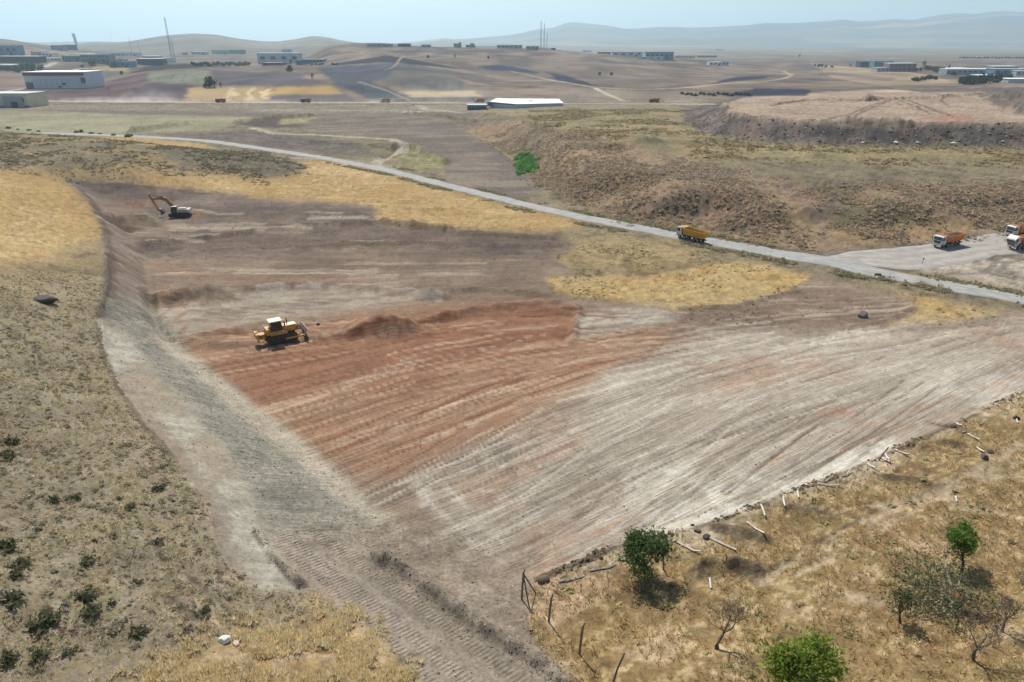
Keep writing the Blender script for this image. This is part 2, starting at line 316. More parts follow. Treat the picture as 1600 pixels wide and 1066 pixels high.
yfade = mask([(200,262),(330,272),(400,285),(330,296),(240,290),(150,270)], 4, 4)
ysmall = mask([(150,213),(215,214),(330,228),(335,233),(200,225)], 1, 2)
yleft = mask([(-300,262),(0,265),(60,267),(110,282),(140,314),(158,350),(150,370),(90,395),(0,412),(-300,430)], 4, 5)
yleft2 = mask([(-300,420),(0,408),(90,390),(165,370),(168,430),(60,430),(0,440),(-300,470)], 14, 12)
yr1 = mask([(848,436),(920,430),(1000,431),(1080,420),(1150,405),(1270,430),(1240,456),(1190,470),(1060,483),(960,471),(862,458)], 1, 4)
yr2 = mask([(1395,455),(1450,466),(1570,491),(1530,503),(1370,512),(1420,495),(1428,480)], 2, 3)
yr3 = mask([(900,365),(1010,375),(1130,400),(1080,418),(990,428),(880,415),(860,385)], 5, 6)
valley = mask([(-300,180),(0,172),(380,182),(410,186),(330,203),(200,212),(100,212),(-300,205)], 1, 2)
strip = mask([(-300,165),(1060,164),(1060,172),(740,176),(400,178),(0,172),(-300,180)], 0, 1)
stripd = mask([(40,170),(400,176),(500,178),(740,176),(730,182),(500,181),(400,182),(180,179)], 1, 1)
plough = mask([(500,182),(560,178),(690,184),(725,200),(765,222),(815,248),(842,300),(800,312),(700,288),(690,262),(700,250),(620,216),(520,209),(480,200),(450,192)], 1, 1.5)
plough2 = mask([(232,214),(330,208),(400,204),(480,214),(560,222),(592,243),(500,239),(400,228),(320,219)], 1, 1.5)
darkpile = mask([(362,193),(430,182),(505,180),(440,190),(480,198),(410,200)], 1, 1.5)
grassk = mask([(628,222),(665,234),(705,252),(692,264),(645,264),(612,250),(630,238)], 1, 2)
grassv = mask([(440,186),(500,182),(470,192),(430,196)], 1, 1.5)
green = mask([(805,240),(830,239),(838,268),(812,272)], 1, 1.5)
greenv = mask([(470,212),(560,220),(612,228),(595,246),(560,240),(500,228)], 2, 2)
bank = mask([(715,184),(780,182),(840,196),(900,214),(960,225),(1100,262),(1250,285),(1400,290),(1900,290),(1900,350),(1560,364),(1450,378),(1340,395),(1200,385),(1060,355),(950,332),(870,303),(830,265),(790,228),(735,203)], 4, 5)
bankd = mask([(790,220),(850,240),(930,262),(1000,280),(1100,305),(1250,295),(1400,300),(1900,290),(1900,345),(1500,350),(1340,345),(1200,350),(1060,345),(950,325),(870,297)], 5, 10)
upper = mask([(760,172),(1060,168),(1068,190),(1100,208),(1200,224),(1400,230),(1900,231),(1900,255),(1300,258),(1100,250),(960,222),(880,205),(800,186)], 3, 6)
mface = mask([(1066,172),(1165,150),(1128,164),(1148,178),(1200,187),(1300,190),(1400,193),(1600,195),(1900,195),(1900,230),(1600,229),(1400,229),(1300,227),(1200,223),(1105,208),(1068,190)], 1, 1.5)
plat = mask([(1167,152),(1128,164),(1148,178),(1200,187),(1300,190),(1400,193),(1600,195),(1900,195),(1900,131),(1600,134),(1450,138),(1300,143)], 1, 1.5)
mright = mask([(1540,140),(1620,136),(1900,134),(1900,195),(1590,178),(1560,165),(1535,152)], 1, 3)
mback = mask([(1400,139),(1480,137),(1650,134),(1640,140),(1540,143),(1440,145)], 1, 2)
bare = mask([(1400,418),(1480,403),(1600,385),(1900,370),(1900,500),(1600,457),(1530,440),(1440,425)], 2, 2)
vergeR = mask([(1360,425),(1420,420),(1470,440),(1600,460),(1900,510),(1900,518),(1600,468),(1400,432)], 2, 2)
fgR = mask([(828,912),(845,907),(960,857),(1130,812),(1310,742),(1450,682),(1600,613),(1900,510),(2100,700),(2100,1290),(1060,1290),(900,1070),(830,1000),(812,945)], 1, 1.2)
fgY = mask([(330,1010),(420,985),(480,955),(560,972),(650,1052),(690,1130),(760,1290),(100,1290),(150,1090),(260,1040)], 6, 3)
fgL = mask([(-500,440),(0,430),(165,430),(168,450),(150,500),(165,560),(185,610),(230,670),(290,740),(330,800),(350,885),(395,918),(460,922),(560,968),(650,1052),(760,1290),(-700,1290),(-700,440)], 2, 1.5)
tr = np.zeros((NR, NC))
def paintstroke(line, w, jag=.3, seed=0, soft=.5, brk=0.0):
    sl, d, off, al = stroke(line, w, jag * w, seed); m = np.zeros((NR, NC)); m[sl] = np.clip((w - d) / (w * soft), 0, 1)
    if brk: x, y = XX[sl], YY[sl]; m[sl] *= np.clip((.5 * fbm(al / 3.5, off / .5, 3, seed + 2) + .5 * fbm(x / 1.6, y / 1.6, 3, seed) - .5 + .06 * (1.6 - brk)) / .08 + .5, 0, 1)
    return m
# ------------------------------------------------------------------ fine relief
spac = np.gradient(RD)[:, None] * np.ones((1, NC))
def natt(wl): return np.clip((wl / spac - 1.2) / 2.5, 0, 1)          # no relief finer than the grid carries
def rot(a): ca, sa = math.cos(rad(a)), math.sin(rad(a)); return XX * ca + YY * sa, -XX * sa + YY * ca
wx = XX + WPX * 3; 
STR = {}; STC = {}
for ang in (0, 12, 20, 30, 42):
    u, v = rot(ang); v = v + (fbm(u / 30, v / 14, 2, 6) - .5) * 4
    a1, a2 = natt(1.0), natt(.5)
    STC[ang] = 2 * (.55 * (vn(u / 30, v / 2.2, ang) - .5) + .45 * (vn(u / 14, v / 1.5, ang + 5) - .5))
    STR[ang] = 2 * (.45 * (vn(u / 26, v / 1.9, ang) - .5) * natt(2.2) + .33 * (vn(u / 12, v / .75, ang + 1) - .5) * a1 + .22 * (vn(u / 5, v / .34, ang + 2) - .5) * a2 + .35 * (vn(u / 40, v / 5, ang + 3) - .5))
gra = sst(.30, .70, fbm(XX / 45, YY / 30, 2, 1))
pxv, pyv = proj(XX, YY, 0 * XX)
# direction of the dozer passes turns from level at the back to about 40 degrees at the front right
dirn = 42 - 42 * sst(60, 150, YY + (fbm(XX / 25, YY / 25, 2, 3) - .5) * 30) + 6 * sst(30, 90, XX)
dirn = np.clip(dirn, 0, 42)
keys = [0, 12, 20, 30, 42]; streak = np.zeros((NR, NC)); streakC = np.zeros((NR, NC))
for i, a in enumerate(keys):
    lo = keys[i-1] if i else -1; hi = keys[i+1] if i < 4 else 50
    wgt = np.clip(np.minimum((dirn - lo) / (a - lo), (hi - dirn) / (hi - a)), 0, 1); streak += STR[a] * wgt; streakC += STC[a] * wgt
u1, v1 = rot(20); ssl = (.6 * vn(u1 / 9, v1 / .8, 3) + .4 * vn(u1 / 5, v1 / .35, 5) - .5) * 2      # marks across the cut slope
f1 = fbm(XX / 1.2, YY / 1.2, 3, 2) - .5; f2 = fbm(XX / 4, YY / 4, 4, 3) - .5; f3 = fbm(XX / 16, YY / 16, 4, 5) - .5; f4 = fbm(XX / 60, YY / 60, 4, 6) - .5
f1c = fbm(XX / .5, YY / .5, 2, 4) - .5
Z0 = Z.copy()
Z += cut * (streak * .22 * natt(1.0) + f1 * .2 * natt(.8)) * (1 - slope) * (1 - ramp2)
Z += rowdark * (f2 * 1.9 + f1 * .8) * natt(1.6) + (cut * (YY > 105)) * (f2 * .5 + f1 * .35)
Z += red * (f2 * .5) * natt(2) + brown2 * f2 * .5 * natt(2)
Z += slope * (ssl * .10 + f1 * .25) * natt(.6) + ramp * f1 * .22 * natt(.6)
wild = (1 - cut) * (YY < 700)
Z += wild * (f2 * .55 * natt(2) + f1 * .28 * natt(.8) + f1c * .12 * natt(.35)) * (1 - .7 * (yfield + yleft + plough))
Z += fgL * f2 * .5 * natt(2)
Z += bank * (f2 * 1.5 + f3 * 2.2 + f1 * .7) * natt(1.5)
Z += mface * (f2 * 1.8 + f1 * .8 * natt(1.2)); Z += paintstroke([(590,868),(640,895),(700,945),(760,985),(830,1030),(900,1080)], 1.4, .5) * (f1 * .55 + f1c * .3); Z += mright * (f2 * 1.5)
Z += wallL * f2 * .6
Z += sst(900, 1500, YY) * (fbm(XX / 90, YY / 90, 4, 1) - .5) * 3 * (YY < 3500)
# ------------------------------------------------------------------ colours of the ground (albedo only)
COL = np.zeros((NR, NC, 3))
def setc(m, rgb, k=1.0):
    m = np.clip(m * k, 0, 1)[..., None]; COL[:] = COL * (1 - m) + alb(rgb) * m
def varc(m, rgb_lo, rgb_hi, n, k=1.0):
    t = np.clip(n, 0, 1)[..., None]; c = alb(rgb_lo) * (1 - t) + alb(rgb_hi) * t; m = np.clip(m * k, 0, 1)[..., None]; COL[:] = COL * (1 - m) + c * m
def nz(n, lo=-.2, hi=.2): return np.clip((n - lo) / (hi - lo), 0, 1)
one = np.ones((NR, NC))
varc(one, (118,106,86), (158,142,114), nz(f2 + f3 * .6))
varc(nz(f1 + f2, .05, .3), (98,92,70), (120,110,84), nz(f1c), .7)
# distant land
farl = sst(640, 700, YY)
varc(farl, (116,101,93), (144,126,110), nz(f4 + f3 * .4)); 
varc(farl * sst(2500, 5000, YY), (112,108,92), (168,146,120), nz(fbm(XX/700, YY/500, 5, 4) - .5, -.25, .25))
# right foreground
varc(fgR, (136,110,78), (168,140,98), nz(f2 * .8 + f3))
varc(fgR * nz(f3 - f2 * .5, .02, .16), (150,128,86), (176,152,110), nz(f1), .8)
varc(fgR * nz(f1 + f2 * .6, .02, .2), (104,96,66), (122,108,72), nz(f1c), .55)
varc(fgR * nz(-f3 + f2, .1, .22), (186,160,130), (200,172,146), nz(f1), .6)
varc(fgR * nz(f1c + f1 * .5, .1, .25), (190,166,128), (204,182,146), nz(f2), .5)
# left foreground
varc(fgL, (140,126,102), (168,152,128), nz(f2 + f3 * .5))
varc(fgL * nz(f2 + f3, .0, .2), (156,142,112), (172,154,120), nz(f1), .55)
varc(fgL * nz(f1 + f2 * .6, .02, .16), (108,104,78), (128,118,88), nz(f1c), .7)
varc(fgL * nz(-f1c - f1, .05, .2), (192,178,158), (205,192,172), nz(f1), .5)
varc(fgY, (164,138,98), (190,160,114), nz(f2 + f1)); varc(fgY * nz(f1 + f3, .05, .2), (150,132,112), (170,150,128), nz(f1c), .8)
# mid-distance scrub on the left hill
lh = mask([(-300,205),(0,203),(130,211),(250,224),(350,234),(430,245),(476,262),(450,276),(400,282),(330,276),(200,270),(110,283),(60,268),(0,266),(-300,262)], 3, 4)
varc(lh, (126,112,90), (150,132,104), nz(f2 + f3)); varc(lh * nz(f2 + f1 * .6, .0, .14), (96,94,76), (108,102,84), nz(f1), .85)
varc(lh * nz(-f3, .03, .14), (160,138,98), (176,146,96), nz(f2), .6)
knob = mask([(205,222),(330,233),(430,245),(476,262),(450,276),(400,278),(330,265),(240,240)], 3, 4)
varc(knob, (104,97,80), (122,112,92), nz(f2 + f1), .8)
# crop stubble
yst = (.5 * vn((XX * .95 + YY * .3) / 70 + f3, (-XX * .3 + YY * .95) / 3.2, 3) * natt(2.5) + .5 * vn(XX / 60, YY / 4.5 + f3 * 2, 4) - .5)
for m in (yfield, yfade * .6, yleft, yleft2 * .55, ysmall):
    varc(m, (182,150,98), (200,170,120), nz(f3 + yst * .6)); varc(m * nz(yst + f2 * .4, .12, .26), (200,178,138), (206,184,142), nz(f1), .55); varc(m * nz(f2 + f1, .14, .26), (164,130,84), (150,122,84), nz(f1), .6)
for m in (yr1, yr2, yr3 * .45):
    varc(m, (186,154,102), (202,176,124), nz(f3 + f2)); varc(m * nz(f2 + f1 * .5 + f3 * .5, .06, .2), (142,124,92), (160,136,98), nz(f1), .7)
for l in ([(10,372),(22,352),(45,345),(62,330)], [(45,380),(60,355),(82,345),(92,325)], [(18,395),(20,378),(48,352)], [(60,385),(100,365),(130,350)]):
    setc(paintstroke(l, .9, .9, 1, .9, 1.0), (200,178,138), .6)
for l in ([(740,300),(745,320),(758,345)], [(750,318),(762,330),(760,350)], [(300,262),(340,280),(380,300)]): setc(paintstroke(l, .6, .6, 1, .9, .8), (206,182,134), .5)
for l in ([(462,268),(490,262),(505,252)], [(470,276),(505,268),(522,253)], [(482,284),(522,275),(540,257)], [(498,291),(540,282),(560,262)], [(520,297),(560,288),(582,268)], [(545,303),(585,294),(606,275)], [(420,300),(520,310),(640,312)], [(560,318),(680,322),(800,335)], [(430,290),(470,292),(560,300)]):
    setc(paintstroke(l, 1.1, .6, 2, .8, .5) * yfield, (216,190,146), .6)
# valley
varc(valley, (146,140,112), (168,160,130), nz(f3 + f4)); varc(strip, (134,120,104), (150,136,118), nz(f3)); setc(stripd, (116,106,96), .8)
pl = (vn((XX * .92 + YY * .4) / 90 + f3 * .2, (-XX * .4 + YY * .92) / 5, 2) - .5)
varc(plough, (116,104,96), (136,122,110), nz(pl * .7 + f3)); varc(plough * nz(pl + f3, .15, .35), (148,134,118), (152,138,122), nz(f2), .7)
varc(plough2, (104,93,86), (122,108,98), nz(f2 + f3)); setc(darkpile, (86,75,69), .95)
varc(grassk, (126,120,88), (158,150,104), nz(f2)); varc(grassv, (150,144,102), (170,158,112), nz(f2)); setc(greenv * nz(f2, 0, .2), (112,118,82), .8)
varc(green, (66,104,50), (92,128,66), nz(f2))
setc(paintstroke([(395,200),(430,209),(500,211),(560,215),(615,218),(632,226),(625,238),(602,250),(585,256),(600,264)], 3.6), (184,172,154), .95)
setc(paintstroke([(450,247),(520,249),(600,258),(625,266)], 4), (168,156,138), .8)
# scrubby bank and upper plain
varc(upper, (136,122,92), (166,150,108), nz(f3 + f4)); varc(upper * nz(f2 + f3 * .7, .05, .2), (118,108,88), (128,114,92), nz(f1), .75)
varc(bank, (126,111,98), (156,136,116), nz(f3 + f2 * .5)); varc(bankd * nz(f3 + f2, -.05, .15), (110,98,86), (126,112,98), nz(f1), .75)
varc((bank + upper) * nz(f3 - f4, .06, .18), (164,138,104), (172,148,108), nz(f2), .6); varc((bank + upper) * nz(-f3 + f2, .12, .26), (112,116,78), (128,126,88), nz(f2), .55)
varc((bank + bankd) * nz(f2 * 1.2 - f4, .08, .2), (142,112,92), (150,120,98), nz(f1), .5)
setc(paintstroke([(735,206),(762,222),(800,248),(812,262)], 1.0), (176,148,100), .7)
varc(mask([(1270,378),(1330,352),(1420,350),(1560,356),(1450,374),(1340,390)], 3, 5), (160,134,96), (178,146,100), nz(f2 + f3), .8)
for l in ([(1340,397),(1400,391),(1455,381),(1530,369)], [(1150,388),(1250,402),(1330,400)]): varc(paintstroke(l, 3.0, .5), (108,100,90), (140,130,116), nz(f2))
# the tip
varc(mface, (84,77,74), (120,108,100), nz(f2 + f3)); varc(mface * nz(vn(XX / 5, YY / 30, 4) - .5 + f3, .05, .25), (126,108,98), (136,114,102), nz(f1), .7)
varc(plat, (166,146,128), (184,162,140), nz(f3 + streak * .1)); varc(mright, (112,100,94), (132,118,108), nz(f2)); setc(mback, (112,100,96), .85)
setc(plat * mask([(1440,186),(1480,178),(1540,184),(1500,192)], 2, 5), (176,130,110), .7)
for l in ([(1205,166),(1225,160),(1260,157),(1340,156),(1380,153)], [(1285,188),(1330,178),(1360,165),(1385,158)], [(1308,188),(1345,176),(1375,163),(1393,157)], [(1400,153),(1420,162),(1440,172),(1455,178)], [(1410,152),(1440,165),(1470,176),(1490,182)],
          [(1475,150),(1470,158),(1482,165),(1540,172)], [(1400,160),(1425,164)], [(1420,170),(1436,172)], [(1205,175),(1290,180)], [(1450,147),(1530,146)]):
    setc(paintstroke(l, 1.3, .8, 3), (112,96,86), .8)
varc(bare, (160,148,134), (186,172,156), nz(f2 + streak * .15)); varc(vergeR, (118,106,78), (160,134,90), nz(f2 + f3))
for l in ([(1600,395),(1560,405),(1540,425),(1600,440)], [(1600,405),(1575,412),(1560,425),(1610,438)], [(1480,428),(1540,428),(1600,436)]): setc(paintstroke(l, .8, .5), (128,116,104), .7)
varc(paintstroke([(1405,420),(1450,412),(1520,402),(1560,398)], 3.4, .6), (112,104,94), (134,122,106), nz(f2))
def blob(px, py, r, ell=1.0, seed=0):
    x0, y0, _ = at(px, py); m = np.zeros((NR, NC)); k = (np.abs(XX - x0) < 3 * r * ell) & (np.abs(YY - y0) < 3 * r)
    d = np.hypot((XX[k] - x0) / (r * ell), (YY[k] - y0) / r) + (fbm(XX[k] / (r * .4), YY[k] / (r * .4), 3, seed) - .5) * .9; m[k] = np.clip((1 - d) / .25, 0, 1); return m
# ---- the graded site
varc(cut, (128,110,95), (156,136,118), nz(streak * .35 + f3 + .1))
varc(cut * nz(streakC + f2, .45, .9), (186,170,152), (190,174,156), nz(f1), .6)
varc(purp, (128,112,106), (152,132,122), nz(streak * .3 + f2), .9)
varc(rowdark, (104,90,83), (134,116,104), nz(f2 + f3 + streak * .2), .9)
varc(wallL, (132,114,100), (164,146,130), nz(ssl * .25 + f2))
setc(paintstroke([(235,296),(350,297)], .1), (130,110,100), 0)
varc(pale1, (164,150,134), (188,174,156), nz(streak * .3 + f2), .95)
varc(paintstroke([(245,415),(300,430),(420,440),(560,436)], 3, .7), (150,112,88), (160,124,98), nz(f2), .5)
redn = nz(f3 + streak * .22 + .05)
varc(red, (166,128,100), (176,142,116), redn, .95)
varc(red * nz(streak * .5 + f3 + f2 * .5, -.25, .2), (166,124,96), (164,130,104), nz(f2), .75)
varc(redcore * nz(streak * .4 - f3 + .1, -.3, .15), (164,114,86), (150,106,84), nz(f2), .7)
varc(red * nz(streakC - f3 * .5, .38, .7), (192,168,142), (200,182,160), nz(f1), .6)
for l, w in (([(545,600),(600,580),(660,562)], 1.2), ([(700,560),(780,540),(850,522)], .8), ([(660,690),(710,672),(760,650)], .8), ([(600,570),(650,556)], .7), ([(410,640),(450,655)], .8)):
    varc(paintstroke(l, w, .8, 1, .8, 1.4), (200,182,160), (210,194,174), nz(f1), .8)
for l, w in (([(300,530),(330,522),(400,520)], 1.6), ([(484,524),(560,520),(640,505),(740,484),(860,474)], 1.5), ([(660,640),(740,620),(820,590),(900,560)], .7), ([(600,700),(700,668),(800,630)], .6), ([(610,735),(660,725),(690,718)], 1.1)):
    varc(paintstroke(l, w, .9, 5, .8, 1.2), (132,88,66), (142,98,76), nz(f2), .7)
varc(paintstroke([(340,540),(420,545),(560,512),(640,520)], 1.8, .7, 2), (134,112,96), (144,118,100), nz(f2), .7)
varc(white1, (180,168,152), (198,186,170), nz(streak * .4 + f2), .95)
varc(pale2, (180,165,148), (200,185,168), nz(streak * .45 + f3 * .5), .95)
varc(pale2 * nz(streakC + f2 * .6, .3, .7), (196,182,162), (204,190,172), nz(f1), .65)
varc(pale2 * nz(-streakC + f2 * .6, .42, .8), (146,126,110), (150,132,116), nz(f1), .6)
varc(whitey * nz(f3 * 1.2 + streak * .3 + f2 * .5, .12, .3), (214,204,188), (226,218,204), nz(f1), .85)
varc(pale2 * nz(-f3 * 1.3 + streak * .15 + f2 * .3, .2, .36), (184,144,118), (190,156,130), nz(f1), .55)
varc(edgewhite, (214,206,192), (226,220,208), nz(f1 + f2), .9)
varc(brown2, (124,105,90), (148,126,108), nz(f2 + streak * .3), .95)
for k, (l, w, c) in enumerate([([(640,748),(690,800),(740,850),(800,890)], .8, (214,204,190)), ([(660,790),(720,775),(800,760)], .5, (214,204,190)), ([(700,760),(760,830),(830,880)], .5, (210,200,186)), ([(720,850),(800,828),(880,800)], .6, (216,206,192)),
        ([(745,712),(752,740),(768,765)], .8, (148,132,118)), ([(775,700),(778,730),(795,765)], .8, (150,134,120)), ([(800,690),(790,720),(800,750)], .6, (150,134,120)),
        ([(835,870),(960,820),(1100,770),(1250,700),(1400,650),(1600,585)], .45, (204,166,134)), ([(840,890),(980,838),(1130,790),(1300,715),(1430,665)], .4, (146,122,104)),
        ([(1000,560),(1080,505),(1140,515)], .8, (150,120,98)), ([(1290,720),(1340,690),(1400,675),(1500,640)], .5, (208,164,128)), ([(1280,642),(1330,650),(1310,640)], 1.4, (200,148,118)),
        ([(1130,515),(1300,522),(1600,505)], .6, (140,124,110)), ([(900,505),(950,495),(1020,500)], .3, (160,148,134)), ([(1060,560),(1200,545),(1400,528)], .5, (196,182,162))]):
    setc(paintstroke(l, w, .8, k, .8, 1.2), c, .7)
for a, b, r, e, c0, c1 in ((208,348,4.8,1.5,(98,78,64),(120,96,78)), (185,352,3.4,1.4,(88,70,60),(110,88,74)), (425,448,2.2,1.6,(176,162,146),(186,172,156)), (482,450,2.4,1.4,(172,158,142),(184,170,154)), (345,470,4,1.6,(176,162,146),(190,176,158)), (582,512,4.4,1.4,(140,98,74),(160,116,90)), (612,517,3,1.4,(132,96,76),(150,112,90)), (270,462,4.2,1.4,(126,100,82),(146,118,96)), (238,467,2.6,1.1,(120,92,74),(138,108,88)),
        (330,460,4.5,1.3,(140,120,102),(158,138,118)), (676,462,2.6,1.4,(140,130,118),(166,154,140)), (215,318,3.4,1.6,(146,112,92),(160,126,106)), (302,334,3.2,1.6,(140,108,86),(156,122,98))):
    varc(blob(a, b, r, e, a % 7), c0, c1, nz(f2 + f1), .85)
varc(paintstroke([(232,470),(236,500),(262,530),(300,545)], 1.6, .6), (146,108,86), (158,122,98), nz(f2), .8)
bowl = mask([(230,468),(250,460),(275,470),(290,462),(300,520),(270,535),(244,520)], 2, 1); varc(bowl * sst(.2, .8, np.sin(XX * 1.9 + f2 * 3)), (160,122,96), (176,140,112), nz(f2), .7)
varc(wallL * nz(ssl * .5 + f2, .1, .3), (120,100,90), (128,108,96), nz(f1), .7)
for l in ([(112,284),(200,290),(262,296),(330,304)], [(118,288),(145,315),(163,352),(174,400),(171,450),(156,492)]): varc(paintstroke(l, 1.3, .7, 2, .6), (96,82,74), (116,100,90), nz(f2), .85)
RT = np.random.RandomState(21); Z_add = np.zeros((NR, NC)); xc, yc = 0, 0
def passline(P, w, jag, seed):
    x0, x1, y0, y1 = P[:, 0].min() - 3 * w, P[:, 0].max() + 3 * w, P[:, 1].min() - 3 * w, P[:, 1].max() + 3 * w
    r0, r1 = np.searchsorted(RD, [y0, y1]); c0, c1 = np.searchsorted(tc, [min(x0 / y0, x0 / y1), max(x1 / y0, x1 / y1)]); sl = (slice(r0, r1), slice(c0, c1)); x = XX[sl]; y = YY[sl]
    if x.size == 0: return sl, None
    b = np.full(x.shape, 1e9)
    for i in range(len(P) - 1):
        a = P[i]; d = P[i+1] - a; L = math.hypot(*d) + 1e-9; u = d / L; t_ = np.clip((x - a[0]) * u[0] + (y - a[1]) * u[1], 0, L); b = np.minimum(b, np.hypot(x - a[0] - t_ * u[0], y - a[1] - t_ * u[1]))
    return sl, np.clip((w - b) / (w * .6), 0, 1) * np.clip((vn(x / 7, y / 7, seed) * .6 + vn(x / 3, y / 3, seed + 1) * .4 - .12) / .25, 0, 1)
tint_l = {0: ((196,178,156), (126,108,92)), 1: ((206,178,148), (132,84,60)), 2: ((216,206,190), (140,122,106))}
npass = 0; tries = 0
while npass < 300 and tries < 3000:
    tries += 1; D_ = 55 * (210 / 55) ** RT.rand(); x_ = D_ * RT.uniform(-.55, .78); m_ = float(ground(x_, D_, cut * (1 - slope) * (1 - ramp)))
    if m_ < .6: continue
    a_ = rad(float(ground(x_, D_, dirn)) + RT.randn() * 4); L_ = RT.uniform(8, 42); bend = RT.randn() * .004; n_ = 7; ss = np.linspace(-L_/2, L_/2, n_); th = a_ + bend * ss
    P_ = np.stack([x_ + ss * np.cos(a_) - .5 * bend * ss**2 * np.sin(a_), D_ + ss * np.sin(a_) + .5 * bend * ss**2 * np.cos(a_)], -1)
    w_ = max(RT.uniform(.14, .34), 1.7 * min(D_ * D_ * 2.6e-5, .0075 * D_)); isred = ground(x_, D_, red) > .5; iswh = ground(x_, D_, pale2) > .5
    lt, dk = tint_l[1 if isred else (2 if iswh else 0)]; light = RT.rand() < (.5 if iswh or isred else .25); pair = RT.rand() < .4; npass += 1
    for o_ in ((0, 2.1) if pair else (0,)):
        P2 = P_ + np.array([-math.sin(a_), math.cos(a_)]) * o_; sl, mm = passline(P2, w_, 0, npass % 5)
        if mm is None: continue
        mm = mm * cut[sl] * (1 - slope[sl]) * RT.uniform(.35, .75); c_ = alb(lt if light else dk); COL[sl] = COL[sl] * (1 - mm[..., None]) + c_ * mm[..., None]; Z[sl] += (.08 if light else -.10) * mm * natt(2.0)[sl]
varc(mask([(112,285),(160,287),(210,292),(275,300),(275,309),(200,313),(150,307),(125,295)], 1, 1), (100,86,82), (124,106,98), nz(f2 + ssl * .2), .85)
# cut slope, ramp
varc(slope, (152,146,132), (176,170,156), nz(ssl * .3 + f2)); varc(slope * (1 - slope2), (174,166,150), (206,199,184), nz(f2 + f3 * .5 + ssl * .3), .9)
varc(slope * (1 - slope2) * nz(f3 + f2 * .4, .04, .16), (164,148,126), (170,152,130), nz(f1), .8)
varc(slope2, (146,141,128), (172,166,151), nz(ssl * .45 + f2 + .1), .9); varc(slope2 * nz(f1c + ssl * .4, .12, .3), (112,108,98), (124,118,106), nz(f1), .7)
varc(paintstroke([(196,600),(232,660),(285,725),(325,785),(345,850),(372,905)], 1.5, .9, 3, .8), (150,132,114), (166,148,130), nz(f2), .85)
varc(slope * nz(f1 + f2 + ssl * .5, .15, .3), (130,122,110), (146,138,124), nz(f1c), .5)
varc(lipline, (188,174,154), (204,190,170), nz(f2), .85)
varc(ramp, (154,139,122), (174,158,140), nz(f2 + f1)); varc(ramp2, (148,135,120), (166,151,136), nz(f2)); varc(ramp * nz(f1c + f1, .08, .25), (108,98,88), (120,108,96), nz(f2), .6)
setc(paintstroke([(400,828),(425,868),(470,912)], .5, 1.0, 1, .8, .9), (112,100,88), .75); setc(paintstroke([(600,872),(640,895),(700,945),(760,985),(830,1030),(900,1080)], 1.1, 1.2, 1, .9, 1.1), (118,108,97), .65)
setc(paintstroke([(430,845),(520,900),(600,960),(720,1060)], .5, .5), (168,156,142), .5); setc(paintstroke([(440,835),(560,905),(660,985),(800,1080)], .5, .5), (166,154,142), .5)
setc(paintstroke([(110,283),(200,290),(260,295)], .8, .4), (104,90,82), .7)
for l in ([(172,400),(170,450),(150,496)], [(150,505),(160,550),(180,600),(225,665),(270,715)]): setc(paintstroke(l, .45, .9), (104,92,78), .75)
setc(paintstroke([(842,905),(900,882),(960,856),(1040,838),(1130,812),(1220,775),(1310,742),(1450,682),(1600,613)], .45, 1.2, 2), (98,86,66), .75)
# vehicle tracks in the grass
GT = np.zeros((NR, NC))
for l, w in (([(1195,905),(1260,865),(1330,828),(1400,790),(1470,762),(1540,728),(1600,690)], .8), ([(1225,905),(1300,872),(1360,835),(1420,800),(1500,760),(1600,715)], .6), ([(1400,760),(1480,780),(1600,775)], .6), ([(1130,770),(1300,800),(1460,775)], .4),
             ([(1270,915),(1350,935),(1420,950)], 1.2), ([(1380,800),(1480,760),(1560,745),(1640,740)], .6), ([(1480,790),(1560,800),(1640,830)], .5), ([(300,930),(340,975),(390,1010)], .3)):
    q_ = paintstroke(l, w * 1.25, .5, 2, .7, .35); GT = np.maximum(GT, q_); setc(q_, (182,162,134), .85); Z -= q_ * .12
for l, w in (([(1190,898),(1255,858),(1320,824),(1395,783)], .3), ([(235,845),(252,866),(262,878)], .35), ([(290,895),(340,938),(395,985)], .35), ([(262,932),(290,955),(325,975)], .35), ([(30,525),(50,538),(65,556)], .5), ([(0,505),(30,524)], .5), ([(448,990),(475,1003),(505,1015)], .4), ([(1090,885),(1120,878),(1170,890)], 1.4), ([(1370,742),(1420,748),(1450,755)], .8),
             ([(1420,695),(1455,702)], .7), ([(1472,690),(1505,700)], .7), ([(1120,820),(1150,832),(1190,842)], 1.2), ([(1450,660),(1490,668)], .6), ([(1240,790),(1290,800)], 1.0), ([(1480,742),(1540,748)], .5)):
    q_ = paintstroke(l, w * 1.3, 1.0, 4, .8, .7); GT = np.maximum(GT, q_ * .8); Z += q_ * f1 * .5
    varc(q_, (92,80,68), (112,98,82), nz(f1), .85)
setc(mask([(1470,825),(1500,815),(1515,838),(1495,850),(1475,842)], 3, 1), (104,94,84), .8)
# far haul road, tracks and the fields on the hills
road_far = paintstroke([(-400,160),(80,158),(340,160),(700,161),(900,162),(1110,163)], 7, .2); setc(road_far, (196,184,170), .95)
setc(paintstroke([(400,172),(560,173),(700,174),(725,177)], 3.5, .3), (178,168,154), .8); setc(paintstroke([(655,165),(665,171),(700,174)], 5, .3), (186,174,158), .8)
def fld(P, c, k=.9, w=2): setc(mask(P, 1, w), c, k)
fld([(60,157),(100,142),(230,114),(232,127),(180,157)], (116,96,92)); fld([(185,157),(232,128),(300,134),(290,157)], (106,92,90)); fld([(232,112),(330,110),(335,133),(232,127)], (128,122,106))
fld([(330,110),(470,116),(478,133),(335,134)], (110,98,96)); fld([(196,116),(240,102),(290,100),(325,104),(232,111)], (84,66,66)); fld([(288,158),(295,137),(425,137),(420,158)], (176,150,114)); fld([(430,136),(520,134),(535,147),(424,148)], (184,152,104))
